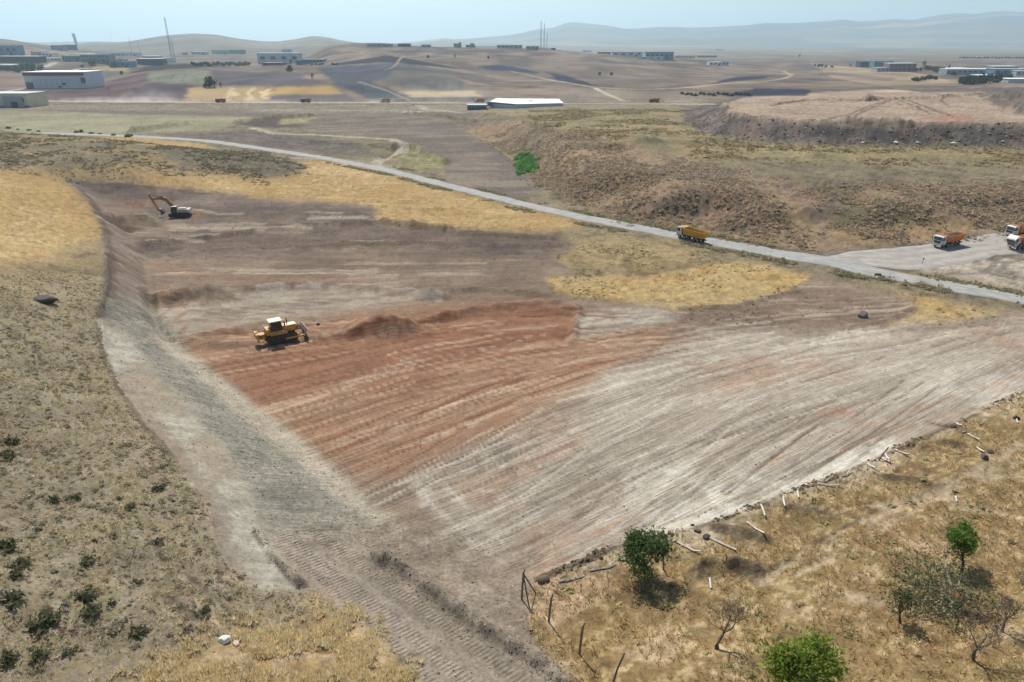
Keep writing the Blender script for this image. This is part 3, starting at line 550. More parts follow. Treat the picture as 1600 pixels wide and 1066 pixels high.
fld([(422,149),(540,147),(560,158),(420,158)], (112,102,100)); fld([(495,105),(620,98),(650,115),(580,128),(640,152),(580,157),(520,128)], (102,96,98)); fld([(500,104),(560,94),(605,86),(640,92),(720,108),(600,97)], (72,68,74))
fld([(625,98),(700,110),(740,140),(640,140),(600,128)], (118,108,100)); fld([(625,143),(740,142),(755,151),(645,152)], (184,164,132)); fld([(640,153),(770,152),(790,158),(600,159)], (92,88,92)); fld([(745,104),(790,100),(850,116),(770,110)], (82,80,86))
fld([(852,112),(870,113),(932,134),(880,130)], (78,74,82)); fld([(700,84),(900,95),(1080,112),(1150,118),(1000,142),(880,118),(760,98)], (134,118,104), .6); fld([(1105,132),(1150,120),(1200,119),(1195,123),(1140,128)], (84,76,80))
fld([(1130,150),(1180,138),(1270,140),(1260,150)], (86,78,80)); fld([(1270,100),(1420,112),(1500,130),(1380,134),(1300,122)], (170,148,124), .7); fld([(1290,112),(1400,122),(1390,127),(1290,117)], (128,114,106), .7); fld([(-50,118),(40,112),(90,122),(40,140),(-50,138)], (142,120,106), .8)
fld([(-50,74),(60,76),(120,84),(30,98),(-50,92)], (150,130,108), .6); fld([(120,112),(170,110),(190,116),(150,122)], (120,116,110), .7); fld([(140,104),(210,104),(200,112),(150,110)], (176,152,122), .8)
for l, w, c in (([(930,138),(950,148),(975,158)], 4, (186,168,144)), ([(560,128),(600,140),(640,157)], 3, (150,138,124)), ([(800,112),(860,125),(930,137),(1000,140),(1060,138),(1130,131),(1190,128),(1225,123),(1238,117),(1225,111),(1205,109)], 5, (172,154,130)),
                ([(0,145),(20,141),(35,139)], 4, (190,182,170)), ([(105,116),(120,108),(135,107)], 7, (196,188,172)), ([(70,105),(85,98)], 9, (190,184,172)), ([(640,88),(620,100),(600,110)], 3, (150,130,112))):
    setc(paintstroke(l, w, .3), c, .85)
u, v = rot(-62); vine = np.sin(u * 2 * math.pi / 14 + f3 * 2)
varc(mask([(234,113),(325,111),(330,133),(234,126)], 1, 1) * sst(.1, .6, vine), (150,148,124), (154,150,126), nz(f2), .6)
varc(mask([(360,138),(425,138),(418,158),(345,158)], 2, 1) * sst(.2, .7, np.sin((XX * .95 + YY * .3) * 2 * math.pi / 18 + f3 * 8)), (206,186,146), (206,186,146), nz(f2), .8)
# mountains and the far plain
mt = sst(9000, 12000, YY); varc(mt, (74,74,70), (98,90,80), nz(fbm(XX/900, YY/900, 5, 1) - .5, -.15, .15)); varc(mt * nz(fbm(XX/1600, YY/500, 4, 3) - .5 - .12 * sst(9000,15000,YY), .06, .14), (186,160,130), (190,160,130), nz(f2), .8)
varc(sst(5200,5600,YY) * (1-mt) * nz(fbm(XX/1500, YY/350, 4, 6) - .5, -.02, .06), (104,100,92), (110,104,96), nz(f2), .8)
hill4 = sst(3000, 3400, YY) * (1 - sst(5200, 5600, YY)); varc(hill4 * nz(fbm(XX/300, YY/300, 5, 2) - .5, 0, .15), (104,100,84), (110,104,88), nz(f2), .7)
gr1 = f1 * .9 + f1c * .5; 
COL *= (1 + cut[..., None] * (1 - slope)[..., None] * (1 - ramp2)[..., None] * ((streak * .12 + streakC * .14) + gr1 * .35)[..., None])
COL *= (1 + (slope[..., None] * (ssl * .16 + gr1 * .45)[..., None]) + ramp[..., None] * (gr1 * .5)[..., None])
COL *= (1 + ((wild * (YY < 700)) * (f1 * .9 + f1c * .5 + f2 * .3) * (1 - .5 * (plough + valley)))[..., None])
COL *= (1 + (sst(600, 800, YY) * (fbm(XX / 30, YY / 60, 4, 2) - .5) * .5)[..., None])
hm = (sst(640, 760, YY) * (1 - sst(2200, 3200, YY)))[..., None]; mc = np.array(alb((140,122,108))); COL = COL + hm * (COL - mc) * .55 - hm * .012
COL *= 1 + (hm[..., 0] * (nz(fbm(XX / 70, YY / 110, 4, 4) - .5, -.2, .2) - .5) * .35)[..., None]
COL = np.clip(COL * np.array([1.01, 1.012, .96]), .01, .85)
rdm = np.zeros((NR, NC))
for ln_, w_ in (([(-120,206),(60,208),(180,212),(275,217),(330,221),(400,231),(500,246),(600,265),(700,290),(800,315),(900,338),(1000,357),(1080,373),(1200,393),(1300,410),(1400,432),(1500,450),(1600,469),(1750,497),(1950,530)], 8), ([(1330,409),(1400,408),(1450,402),(1500,393),(1560,382),(1620,374),(1950,345)], 12)):
    rdm = np.maximum(rdm, paintstroke(ln_, w_, 0, 0, .3))
Z = Z * (1 - rdm) + blur(Z0, 6) * rdm
# ------------------------------------------------------------------ build the ground mesh
TREAD = np.clip(ramp2 * mask([(412,835),(560,850),(660,930),(900,1090),(960,1250),(760,1250),(650,1050),(560,960),(470,915)], 2, .5), 0, 1)
band = np.zeros((NR, NC))
for l, w in (([(440,830),(505,885),(565,930),(650,1000),(740,1075),(840,1170)], .75), ([(490,830),(560,880),(640,935),(730,1000),(830,1080)], .7), ([(560,840),(640,900),(700,960)], .45), ([(435,850),(500,905),(590,980),(690,1080)], .5)):
    band = np.maximum(band, paintstroke(l, w, .2, 1, .4))
TREAD = np.clip(band * .9 + TREAD * .12, 0, 1) * (1 - paintstroke([(590,868),(640,895),(700,945),(760,985),(830,1030),(900,1080)], 1.5, .3))
sm = np.stack([COL[..., k] for k in range(3)], -1)
rough_n = (np.random.RandomState(3).rand(NR, NC) - .5)
def grid_mesh(name, X, Y, Zz):
    nr, nc = X.shape; me = bpy.data.meshes.new(name)
    v = np.stack([X, Y, Zz], -1).reshape(-1, 3).astype(np.float32); me.vertices.add(len(v)); me.vertices.foreach_set('co', v.ravel())
    i = np.arange(nr * nc).reshape(nr, nc); q = np.stack([i[:-1, :-1], i[:-1, 1:], i[1:, 1:], i[1:, :-1]], -1).reshape(-1, 4)
    me.loops.add(q.size); me.polygons.add(len(q)); me.loops.foreach_set('vertex_index', q.ravel().astype(np.int32))
    me.polygons.foreach_set('loop_start', np.arange(0, q.size, 4, dtype=np.int32)); me.polygons.foreach_set('loop_total', np.full(len(q), 4, dtype=np.int32))
    me.update(calc_edges=True); me.polygons.foreach_set('use_smooth', np.ones(len(q), bool)); return me
me = grid_mesh('ground', XX, YY, Z)
ca = me.color_attributes.new('soil', 'FLOAT_COLOR', 'POINT')
ca.data.foreach_set('color', np.concatenate([sm, np.ones((NR, NC, 1))], -1).astype(np.float32).ravel())
ta = me.attributes.new('tread', 'FLOAT', 'POINT'); ta.data.foreach_set('value', TREAD.astype(np.float32).ravel())
ra = me.attributes.new('roughscale', 'FLOAT', 'POINT'); ra.data.foreach_set('value', np.clip(wild + rowdark * .9 + .65 * cut + slope2 * .5 + ramp * .4, 0, 1.2).astype(np.float32).ravel())
for nm_, arr_ in (('passdir', dirn), ('graded', cut * (1 - slope) * (1 - ramp2 * .8) * (1 - ramp * .5)), ('bankcut', np.clip(slope2 + slope * .4 + wallL * .6, 0, 1))):
    aa = me.attributes.new(nm_, 'FLOAT', 'POINT'); aa.data.foreach_set('value', arr_.astype(np.float32).ravel())
gnd = bpy.data.objects.new('ground', me); C.objects.link(gnd); gnd['kind'] = 'structure'
def node(nt, t, **kw):
    n = nt.nodes.new(t)
    for k, v in kw.items(): setattr(n, k, v)
    return n
def mathn(nt, op, a, b=None, c=None, clamp=False):
    n = node(nt, 'ShaderNodeMath', operation=op); n.use_clamp = clamp
    for i, v in enumerate((a, b, c)):
        if v is None: continue
        if isinstance(v, (int, float)): n.inputs[i].default_value = v
        else: nt.links.new(v, n.inputs[i])
    return n.outputs[0]
gm = bpy.data.materials.new('soil'); gm.use_nodes = True; nt = gm.node_tree; pb = nt.nodes['Principled BSDF']
pb.inputs['Roughness'].default_value = .95; pb.inputs['Specular IOR Level'].default_value = .15
att = node(nt, 'ShaderNodeAttribute', attribute_name='soil'); tco = node(nt, 'ShaderNodeTexCoord')
rsc = node(nt, 'ShaderNodeAttribute', attribute_name='roughscale').outputs['Fac']; trd = node(nt, 'ShaderNodeAttribute', attribute_name='tread').outputs['Fac']
def noi(s, d=3, r=.6):
    n = node(nt, 'ShaderNodeTexNoise'); n.inputs['Scale'].default_value = s; n.inputs['Detail'].default_value = d; n.inputs['Roughness'].default_value = r
    nt.links.new(tco.outputs['Object'], n.inputs['Vector']); return n.outputs['Fac']
n1, n2, n3 = noi(2.6, 4, .7), noi(9.0, 2, .6), noi(.55, 5, .65)
k = mathn(nt, 'ADD', mathn(nt, 'MULTIPLY', mathn(nt, 'SUBTRACT', n1, .5), 1.35), mathn(nt, 'MULTIPLY', mathn(nt, 'SUBTRACT', n2, .5), .85))
k = mathn(nt, 'ADD', k, mathn(nt, 'MULTIPLY', mathn(nt, 'SUBTRACT', n3, .5), .7))
amp = mathn(nt, 'MULTIPLY_ADD', rsc, .75, .32)
k = mathn(nt, 'MULTIPLY_ADD', k, amp, 1.0)
def streaks(ang, su, sv, seed):
    m1 = node(nt, 'ShaderNodeMapping'); m1.vector_type = 'POINT'; nt.links.new(tco.outputs['Object'], m1.inputs['Vector']); m1.inputs['Rotation'].default_value = (0, 0, -rad(ang)); m2 = node(nt, 'ShaderNodeMapping'); nt.links.new(m1.outputs[0], m2.inputs['Vector']); m2.inputs['Scale'].default_value = (su, sv, 0); m2.inputs['Location'].default_value = (seed, seed * 2, 0)
    n = node(nt, 'ShaderNodeTexNoise'); n.inputs['Scale'].default_value = 1; n.inputs['Detail'].default_value = 5; n.inputs['Roughness'].default_value = .72; nt.links.new(m2.outputs[0], n.inputs['Vector']); return mathn(nt, 'SUBTRACT', n.outputs['Fac'], .5)
dirf = node(nt, 'ShaderNodeAttribute', attribute_name='passdir').outputs['Fac']; cutf = node(nt, 'ShaderNodeAttribute', attribute_name='graded').outputs['Fac']; slf = node(nt, 'ShaderNodeAttribute', attribute_name='bankcut').outputs['Fac']
sA, sB, sC, sD = streaks(2, .08, 1.7, 3), streaks(17, .10, 2.3, 7), streaks(34, .12, 2.8, 11), streaks(20, .13, 2.6, 5)
w1 = mathn(nt, 'DIVIDE', dirf, 17.0, clamp=True); w2 = mathn(nt, 'DIVIDE', mathn(nt, 'SUBTRACT', dirf, 17.0), 17.0, clamp=True)
sm_ = mathn(nt, 'ADD', mathn(nt, 'MULTIPLY', sA, mathn(nt, 'SUBTRACT', 1.0, w1)), mathn(nt, 'MULTIPLY', sB, mathn(nt, 'SUBTRACT', w1, w2)))
sm_ = mathn(nt, 'ADD', sm_, mathn(nt, 'MULTIPLY', sC, w2)); sm_ = mathn(nt, 'ADD', mathn(nt, 'MULTIPLY', sm_, cutf), mathn(nt, 'MULTIPLY', mathn(nt, 'MULTIPLY', sD, slf), .8))
k = mathn(nt, 'ADD', k, mathn(nt, 'MULTIPLY', sm_, 1.35))
# tyre lugs across the ramp
mp = node(nt, 'ShaderNodeMapping'); nt.links.new(tco.outputs['Object'], mp.inputs['Vector'])
RA = np.array(at(440,830)[:2]); RB = np.array(at(740,1075)[:2]); rang = math.atan2(RB[1]-RA[1], RB[0]-RA[0])
mp.inputs['Rotation'].default_value = (0, 0, -rang)
wv = node(nt, 'ShaderNodeTexWave', wave_type='BANDS', bands_direction='X'); wv.inputs['Scale'].default_value = 1/ (20*.42/ (2*math.pi))*1.0; wv.inputs['Distortion'].default_value = 1.2; wv.inputs['Detail'].default_value = 1; wv.inputs['Detail Scale'].default_value = 1.5
wv.inputs['Scale'].default_value = .75
nt.links.new(mp.outputs[0], wv.inputs['Vector'])
lug = mathn(nt, 'MULTIPLY', mathn(nt, 'SUBTRACT', wv.outputs['Fac'], .5), trd)
k = mathn(nt, 'ADD', k, mathn(nt, 'MULTIPLY', lug, .12)); k = mathn(nt, 'MAXIMUM', k, .25)
vm = node(nt, 'ShaderNodeVectorMath', operation='SCALE'); nt.links.new(att.outputs['Color'], vm.inputs[0]); nt.links.new(k, vm.inputs['Scale']); nt.links.new(vm.outputs[0], pb.inputs['Base Color'])
bh = mathn(nt, 'ADD', mathn(nt, 'MULTIPLY', sm_, .30), mathn(nt, 'ADD', mathn(nt, 'MULTIPLY', mathn(nt, 'ADD', mathn(nt, 'MULTIPLY', n1, .12), mathn(nt, 'MULTIPLY', n2, .05)), amp), mathn(nt, 'MULTIPLY', lug, .10)))
bp = node(nt, 'ShaderNodeBump'); bp.inputs['Strength'].default_value = .9; bp.inputs['Distance'].default_value = 1.0; nt.links.new(bh, bp.inputs['Height']); nt.links.new(bp.outputs[0], pb.inputs['Normal'])
me.materials.append(gm)
# ------------------------------------------------------------------ object helpers
class MB:
    def __init__(s): s.v = []; s.f = []; s.M = Matrix.Identity(4)
    def add(s, vs, fs):
        o = len(s.v); s.v += [tuple(s.M @ Vector(p)) for p in vs]; s.f += [tuple(i + o for i in f) for f in fs]; return s
    def box(s, c, d, ry=0, rz=0, top=(1, 1), shift=0):
        R = Matrix.Rotation(rz, 3, 'Z') @ Matrix.Rotation(ry, 3, 'Y'); vs = []
        for z in (-.5, .5):
            kx, ky = (top if z > 0 else (1, 1)); sh = shift if z > 0 else 0
            for x, y in ((-.5, -.5), (.5, -.5), (.5, .5), (-.5, .5)): vs.append(Vector(c) + R @ Vector((x * d[0] * kx + sh, y * d[1] * ky, z * d[2])))
        return s.add(vs, [(3, 2, 1, 0), (4, 5, 6, 7), (0, 1, 5, 4), (1, 2, 6, 5), (2, 3, 7, 6), (3, 0, 4, 7)])
    def prism(s, prof, y0, y1, inset=0):
        n = len(prof); vs = [(x, y0, z) for x, z in prof] + [(x, y1, z) for x, z in prof]
        a = sum(prof[i][0] * prof[(i+1) % n][1] - prof[(i+1) % n][0] * prof[i][1] for i in range(n))
        fs = [tuple(range(n)), tuple(reversed(range(n, 2 * n)))] + [(i, i + n, (i + 1) % n + n, (i + 1) % n) for i in range(n)]
        if a < 0: fs = [tuple(reversed(f)) for f in fs]
        return s.add(vs, fs)
    def tube(s, pts, rr, n=8, cap=True):
        pts = [Vector(p) for p in pts]; rings = []; up = Vector((0.13, 0.21, 1)).normalized()
        for i, p in enumerate(pts):
            d = (pts[min(i + 1, len(pts) - 1)] - pts[max(i - 1, 0)])
            d = d.normalized() if d.length > 1e-9 else Vector((0, 0, 1))
            a = d.cross(up); a = a.normalized() if a.length > 1e-3 else d.orthogonal().normalized(); b = d.cross(a)
            r = rr[i] if hasattr(rr, '__len__') else rr
            rings.append([p + (a * math.cos(2 * math.pi * k / n) + b * math.sin(2 * math.pi * k / n)) * r for k in range(n)])
        vs = [q for g in rings for q in g]; fs = []
        for i in range(len(pts) - 1):
            for k in range(n): fs.append((i * n + k, i * n + (k + 1) % n, (i + 1) * n + (k + 1) % n, (i + 1) * n + k))
        if cap: fs += [tuple(reversed(range(n))), tuple(range((len(pts) - 1) * n, len(pts) * n))]
        return s.add(vs, fs)
    def mesh(s, name, m, smooth=False):
        me = bpy.data.meshes.new(name); me.from_pydata([tuple(v) for v in s.v], [], s.f); me.update()
        if smooth: me.polygons.foreach_set('use_smooth', [True] * len(me.polygons))
        if m: me.materials.append(m)
        return me
    def build(s, name, m, parent=None, smooth=False, bevel=0):
        o = bpy.data.objects.new(name, s.mesh(name, m, smooth)); C.objects.link(o); o.parent = parent
        if bevel:
            b = o.modifiers.new('bevel', 'BEVEL'); b.width = bevel; b.segments = 2; b.limit_method = 'ANGLE'
        return o
def tag(o, label=None, cat=None, group=None, kind=None):
    if label: o['label'] = label
    if cat: o['category'] = cat
    if group: o['group'] = group
    if kind: o['kind'] = kind
    return o
def thing(name, label, cat, loc=(0, 0, 0), rz=0, group=None):
    o = bpy.data.objects.new(name, None); C.objects.link(o); o.location = loc; o.rotation_euler = (0, 0, rz); o.empty_display_size = .3
    return tag(o, label, cat, group)
def kids(o): return [c for c in list(C.objects) if c.parent == o]
def dup(root, loc, rot=None, label=None, group=None, scale=None):
    def cp(o, par):
        c = o.copy(); C.objects.link(c); c.parent = par
        for ch in tree_of[o.name]: cp(ch, c)
        return c
    tree_of = {}
    stack = [root]
    while stack:
        o = stack.pop(); tree_of[o.name] = kids(o); stack += tree_of[o.name]
    r = cp(root, None); r.location = loc
    if rot is not None: r.rotation_euler = rot
    if scale is not None: r.scale = (scale,) * 3
    if label: r['label'] = label
    if group: r['group'] = group
    return r
MATS = {}
def mat(name, rgb, rough=.6, metal=0, var=.15, scale=3.0, dirt=None, dirtk=.4, spec=.4, bump=0):
    if name in MATS: return MATS[name]
    m = bpy.data.materials.new(name); m.use_nodes = True; nt = m.node_tree; p = nt.nodes['Principled BSDF']
    c = lin(rgb); p.inputs['Roughness'].default_value = rough; p.inputs['Metallic'].default_value = metal; p.inputs['Specular IOR Level'].default_value = spec
    tc_ = node(nt, 'ShaderNodeTexCoord'); n = node(nt, 'ShaderNodeTexNoise'); n.inputs['Scale'].default_value = scale; n.inputs['Detail'].default_value = 5; n.inputs['Roughness'].default_value = .65
    nt.links.new(tc_.outputs['Object'], n.inputs['Vector'])
    r = node(nt, 'ShaderNodeMapRange'); r.inputs['From Min'].default_value = .3; r.inputs['From Max'].default_value = .7; r.inputs['To Min'].default_value = 1 - var; r.inputs['To Max'].default_value = 1 + var
    nt.links.new(n.outputs['Fac'], r.inputs['Value'])
    v = node(nt, 'ShaderNodeVectorMath', operation='SCALE'); v.inputs[0].default_value = tuple(c); nt.links.new(r.outputs[0], v.inputs['Scale']); out = v.outputs[0]
    if dirt is not None:
        n2 = node(nt, 'ShaderNodeTexNoise'); n2.inputs['Scale'].default_value = scale * .5; n2.inputs['Detail'].default_value = 6; nt.links.new(tc_.outputs['Object'], n2.inputs['Vector'])
        r2 = node(nt, 'ShaderNodeMapRange'); r2.inputs['From Min'].default_value = .4; r2.inputs['From Max'].default_value = .68; r2.inputs['To Max'].default_value = dirtk; r2.clamp = True; nt.links.new(n2.outputs['Fac'], r2.inputs['Value'])
        mx = node(nt, 'ShaderNodeMix', data_type='RGBA'); nt.links.new(r2.outputs[0], mx.inputs['Factor']); nt.links.new(out, mx.inputs[6]); mx.inputs[7].default_value = (*lin(dirt), 1); out = mx.outputs[2]
    nt.links.new(out, p.inputs['Base Color'])
    if bump:
        b = node(nt, 'ShaderNodeBump'); b.inputs['Distance'].default_value = bump; nt.links.new(n.outputs['Fac'], b.inputs['Height']); nt.links.new(b.outputs[0], p.inputs['Normal'])
    MATS[name] = m; return m
def leafmat(name, transl=.25, rough=.8):
    m = bpy.data.materials.new(name); m.use_nodes = True; nt = m.node_tree; p = nt.nodes['Principled BSDF']; p.inputs['Roughness'].default_value = rough; p.inputs['Specular IOR Level'].default_value = .2
    a = node(nt, 'ShaderNodeAttribute', attribute_name='tint'); nt.links.new(a.outputs['Color'], p.inputs['Base Color'])
    t = node(nt, 'ShaderNodeBsdfTranslucent'); nt.links.new(a.outputs['Color'], t.inputs['Color'])
    mx = node(nt, 'ShaderNodeMixShader'); mx.inputs[0].default_value = transl; nt.links.new(p.outputs[0], mx.inputs[1]); nt.links.new(t.outputs[0], mx.inputs[2]); nt.links.new(mx.outputs[0], nt.nodes['Material Output'].inputs['Surface'])
    return m
LEAF = leafmat('foliage', .45); GRASS = leafmat('dry_blades', .4)
def trimesh(name, tris, cols, m, parent=None):
    """tris (n,3,3) world or local; cols (n,3) linear"""
    n = len(tris); me = bpy.data.meshes.new(name); me.vertices.add(n * 3); me.vertices.foreach_set('co', tris.astype(np.float32).ravel())
    me.loops.add(n * 3); me.polygons.add(n); me.loops.foreach_set('vertex_index', np.arange(n * 3, dtype=np.int32))
    me.polygons.foreach_set('loop_start', np.arange(0, n * 3, 3, dtype=np.int32)); me.polygons.foreach_set('loop_total', np.full(n, 3, dtype=np.int32)); me.update(calc_edges=True)
    c = me.color_attributes.new('tint', 'FLOAT_COLOR', 'POINT'); cc = np.repeat(np.concatenate([cols, np.ones((n, 1))], 1), 3, 0); c.data.foreach_set('color', cc.astype(np.float32).ravel())
    me.materials.append(m); o = bpy.data.objects.new(name, me); C.objects.link(o); o.parent = parent; return o
RNG = np.random.RandomState(11)
def tpl_grass(k, spread=.5, w=.09):
    T = []
    for i in range(k):
        a = RNG.rand() * 6.283; r = RNG.rand() * .35; l = .3 + .7 * RNG.rand(); b = np.array([math.cos(a) * r, math.sin(a) * r, 0]); d = np.array([math.cos(a), math.sin(a), 0]) * spread * (RNG.rand() + .3)
        s = np.array([-math.sin(a + RNG.randn() * .6), math.cos(a), 0]) * w; T.append([b - s, b + s, b + d + np.array([0, 0, l])])
    return np.array(T)
def tpl_cushion(k, s=.28, flat=.7):
    T = []
    for i in range(k):
        v = RNG.randn(3); v /= np.linalg.norm(v); v[2] = abs(v[2]); c = v * (.35 + .6 * RNG.rand() ** .5); c[2] *= flat; a = RNG.randn(3, 3) * s; T.append(c + a - a.mean(0) * .7)
    T = np.array(T); T[..., 2] = np.maximum(T[..., 2], -.1); return T
def tpl_stone():
    V = RNG.randn(6, 3) * .12 + np.array([(1,0,0),(-1,0,0),(0,1,0),(0,-1,0),(0,0,.7),(0,0,-.5)])
    return np.array([V[list(f)] for f in ((0,2,4),(2,1,4),(1,3,4),(3,0,4),(2,0,5),(1,2,5),(3,1,5),(0,3,5))])
def scatter(name, P, size, tpls, cols, m, label, cat='ground cover', zs=1.0, jit=.25):
    out = []; oc = []
    which = RNG.randint(0, len(tpls), len(P))
    for k, T in enumerate(tpls):
        I = np.nonzero(which == k)[0]; n = len(I)
        if not n: continue
        a = RNG.rand(n) * 6.283; ca, sa = np.cos(a), np.sin(a); t = T[None] * size[I][:, None, None, None]
        x = t[..., 0] * ca[:, None, None] - t[..., 1] * sa[:, None, None]; y = t[..., 0] * sa[:, None, None] + t[..., 1] * ca[:, None, None]
        q = np.stack([x, y, t[..., 2] * zs], -1) + P[I][:, None, None, :]
        out.append(q.reshape(-1, 3, 3)); c = cols[I][:, None, :] * (1 + jit * 2 * (RNG.rand(n, len(T), 1) - .5)); oc.append(c.reshape(-1, 3))
    o = trimesh(name, np.concatenate(out), np.concatenate(oc), m); return tag(o, label, cat, kind='stuff')
AREA = np.gradient(RD)[:, None] * (RD[:, None] * np.gradient(tc)[None, :])
def sample(n, A, x0, x1, y0, y1, thr=None, clump=None):
    """n random ground points, as dense as mask A and the clumping say"""
    r0, r1 = np.searchsorted(RD, [y0, y1]); x = XX[r0:r1]; y = YY[r0:r1]; w = np.clip(A[r0:r1], 0, 1) * AREA[r0:r1] * ((x > x0) & (x < x1))
    if clump is not None: w = w * clump(x, y)
    c = np.cumsum(w.ravel()); k = np.searchsorted(c, RNG.rand(n) * c[-1]); r, q = np.unravel_index(np.clip(k, 0, w.size - 1), w.shape); r += r0
    dr = np.gradient(RD)[r]; Y = RD[r] + (RNG.rand(n) - .5) * dr; T = tc[q] + (RNG.rand(n) - .5) * np.gradient(tc)[q]; X = T * Y; return np.stack([X, Y, ground(X, Y)], -1)
def pal(n, *cs):
    C0 = np.array([alb(c) for c in cs]) * 2.1; C0 = C0 * np.minimum(1, .78 / C0.max(1, keepdims=True)); return C0[RNG.randint(0, len(cs), n)] * (1 + .25 * (RNG.rand(n, 1) - .5))
def seen(P, mx=40):
    px, py = proj(P[:, 0], P[:, 1], P[:, 2]); return P[(px > -500) & (px < 2100) & (py < 1290)]
# ------------------------------------------------------------------ roads
def ribbon(name, line, wl, wr, lift, m, step=3):
    P = np.array([at(*p)[:2] for p in line]); d = np.r_[0, np.cumsum(np.hypot(*np.diff(P, axis=0).T))]; n = int(d[-1] / step) + 2; s = np.linspace(0, d[-1], n)
    def cr(v):
        t = np.interp(s, d, v); k = 4; w = np.hanning(2*k+1); return np.convolve(np.pad(t, k, mode='reflect', reflect_type='odd'), w / w.sum(), mode='valid')
    x = cr(P[:, 0]); y = cr(P[:, 1]); tx = np.gradient(x); ty = np.gradient(y); L = np.hypot(tx, ty); nx, ny = -ty / L, tx / L
    WL = np.interp(s, d, wl) + (fbm(s / 4, s * 0 + 3, 3, 1) - .5) * 2.4; WR = np.interp(s, d, wr) + (fbm(s / 4, s * 0 + 9, 3, 2) - .5) * 2.4; k = 13
    u = np.linspace(0, 1, k)[None, :]; off = WL[:, None] * (1 - u) - WR[:, None] * u
    X = x[:, None] + nx[:, None] * off; Y = y[:, None] + ny[:, None] * off; Zr = ground(X, Y) + lift; Zr[:, 0] -= .25; Zr[:, -1] -= .25
    me = grid_mesh(name, X, Y, Zr); me.materials.append(m); o = bpy.data.objects.new(name, me); C.objects.link(o); o['kind'] = 'structure'
    ua = me.attributes.new('across', 'FLOAT', 'POINT'); ua.data.foreach_set('value', np.repeat(u, n, 0).astype(np.float32).ravel()); return o
def roadmat(name, c1, c2):
    m = bpy.data.materials.new(name); m.use_nodes = True; nt = m.node_tree; p = nt.nodes['Principled BSDF']; p.inputs['Roughness'].default_value = .9
    a = node(nt, 'ShaderNodeAttribute', attribute_name='across').outputs['Fac']; tc_ = node(nt, 'ShaderNodeTexCoord')
    n = node(nt, 'ShaderNodeTexNoise'); n.inputs['Scale'].default_value = .35; n.inputs['Detail'].default_value = 7; n.inputs['Roughness'].default_value = .7; nt.links.new(tc_.outputs['Object'], n.inputs['Vector'])
    w = mathn(nt, 'SINE', mathn(nt, 'MULTIPLY', a, 25.0)); f = mathn(nt, 'ADD', mathn(nt, 'MULTIPLY', w, .24), mathn(nt, 'MULTIPLY_ADD', mathn(nt, 'SUBTRACT', n.outputs['Fac'], .5), 3.4, .5), clamp=True)
    mx = node(nt, 'ShaderNodeMix', data_type='RGBA'); nt.links.new(f, mx.inputs['Factor']); mx.inputs[6].default_value = (*alb(c1), 1); mx.inputs[7].default_value = (*alb(c2), 1); nt.links.new(mx.outputs[2], p.inputs['Base Color']); return m
R1 = [(-120,206),(60,208),(180,212),(275,217),(330,221),(400,231),(500,246),(600,265),(700,290),(800,315),(900,338),(1000,357),(1080,373),(1200,393),(1300,410),(1400,432),(1500,450),(1600,469),(1750,497),(1950,530)]
ribbon('road', R1, [3.9]*20, [3.9]*20, .16, roadmat('asphalt', (160,158,151), (190,188,180)))
R2 = [(1270,404),(1330,409),(1400,408),(1450,402),(1500,393),(1560,382),(1620,374),(1950,345)]
ribbon('side_road', R2, [1.0,6.5,9.5,9.5,8.5,8,8,8], [.3,2.5,8.5,7.8,7.5,7,7,7], .11, roadmat('dusty_gravel', (166,158,146), (196,188,175)))
# ------------------------------------------------------------------ ground cover
G3 = [tpl_grass(6) for _ in range(5)]; G4 = [tpl_grass(16, .35, .06) for _ in range(5)]; CU = [tpl_cushion(26) for _ in range(6)]; CUs = [tpl_cushion(11, .4, .6) for _ in range(6)]; ST = [tpl_stone() for _ in range(5)]
def powsize(n, a, b, p=2.5): return a + (b - a) * RNG.rand(n) ** p
cl = lambda s, k, lo=.42, hi=.6: (lambda x, y: sst(lo, hi, fbm(x / s, y / s, 3, k)))
P = seen(sample(12000, fgL * (1 - fgY), -110, 30, 28, 150, clump=cl(3, 1, .15, .7))); scatter('scrub_cover', P, powsize(len(P), .09, .44, 3.2), CU, pal(len(P), (126,121,100), (138,130,108), (112,111,94), (150,140,116), (140,122,100)), LEAF, 'low grey green scrub covering the dry slope at the left', 'scrub', .7)
P = seen(sample(34000, fgL * (1 - fgY) * (1 - GT * .7), -110, 30, 28, 150, clump=cl(3, 2, .36, .56))); scatter('dry_grass_cover', P, powsize(len(P), .14, .42), G3, pal(len(P), (184,170,138), (170,152,118), (146,134,108), (190,178,152)), GRASS, 'sparse straw coloured grass on the slope at the left', 'grass')
P = seen(sample(6500, fgY, -60, 15, 26, 58, clump=cl(2.4, 3, .42, .58))); scatter('golden_grass', P, powsize(len(P), .25, .8, 1.3), G4, pal(len(P), (226,210,170), (218,202,156), (228,218,186), (208,190,148), (198,184,156)), GRASS, 'tall golden dry grass at the bottom edge', 'grass')
P = seen(sample(30000, fgR * (1 - GT), -5, 140, 26, 130, clump=cl(4, 4, .34, .56))); scatter('meadow_grass', P, powsize(len(P), .15, .48), G3, pal(len(P), (168,140,98), (180,154,114), (146,122,86), (190,170,134), (138,124,88)), GRASS, 'dry ochre grass on the meadow at the lower right', 'grass')
P = seen(sample(500, fgR, -5, 140, 26, 130, clump=cl(7, 6, .5, .64))); scatter('meadow_weeds', P, powsize(len(P), .2, .6, 2), CUs, pal(len(P), (140,138,92), (124,124,82), (108,104,78), (152,146,96)), LEAF, 'yellow green weeds among the dry grass at the lower right', 'weeds', .6)
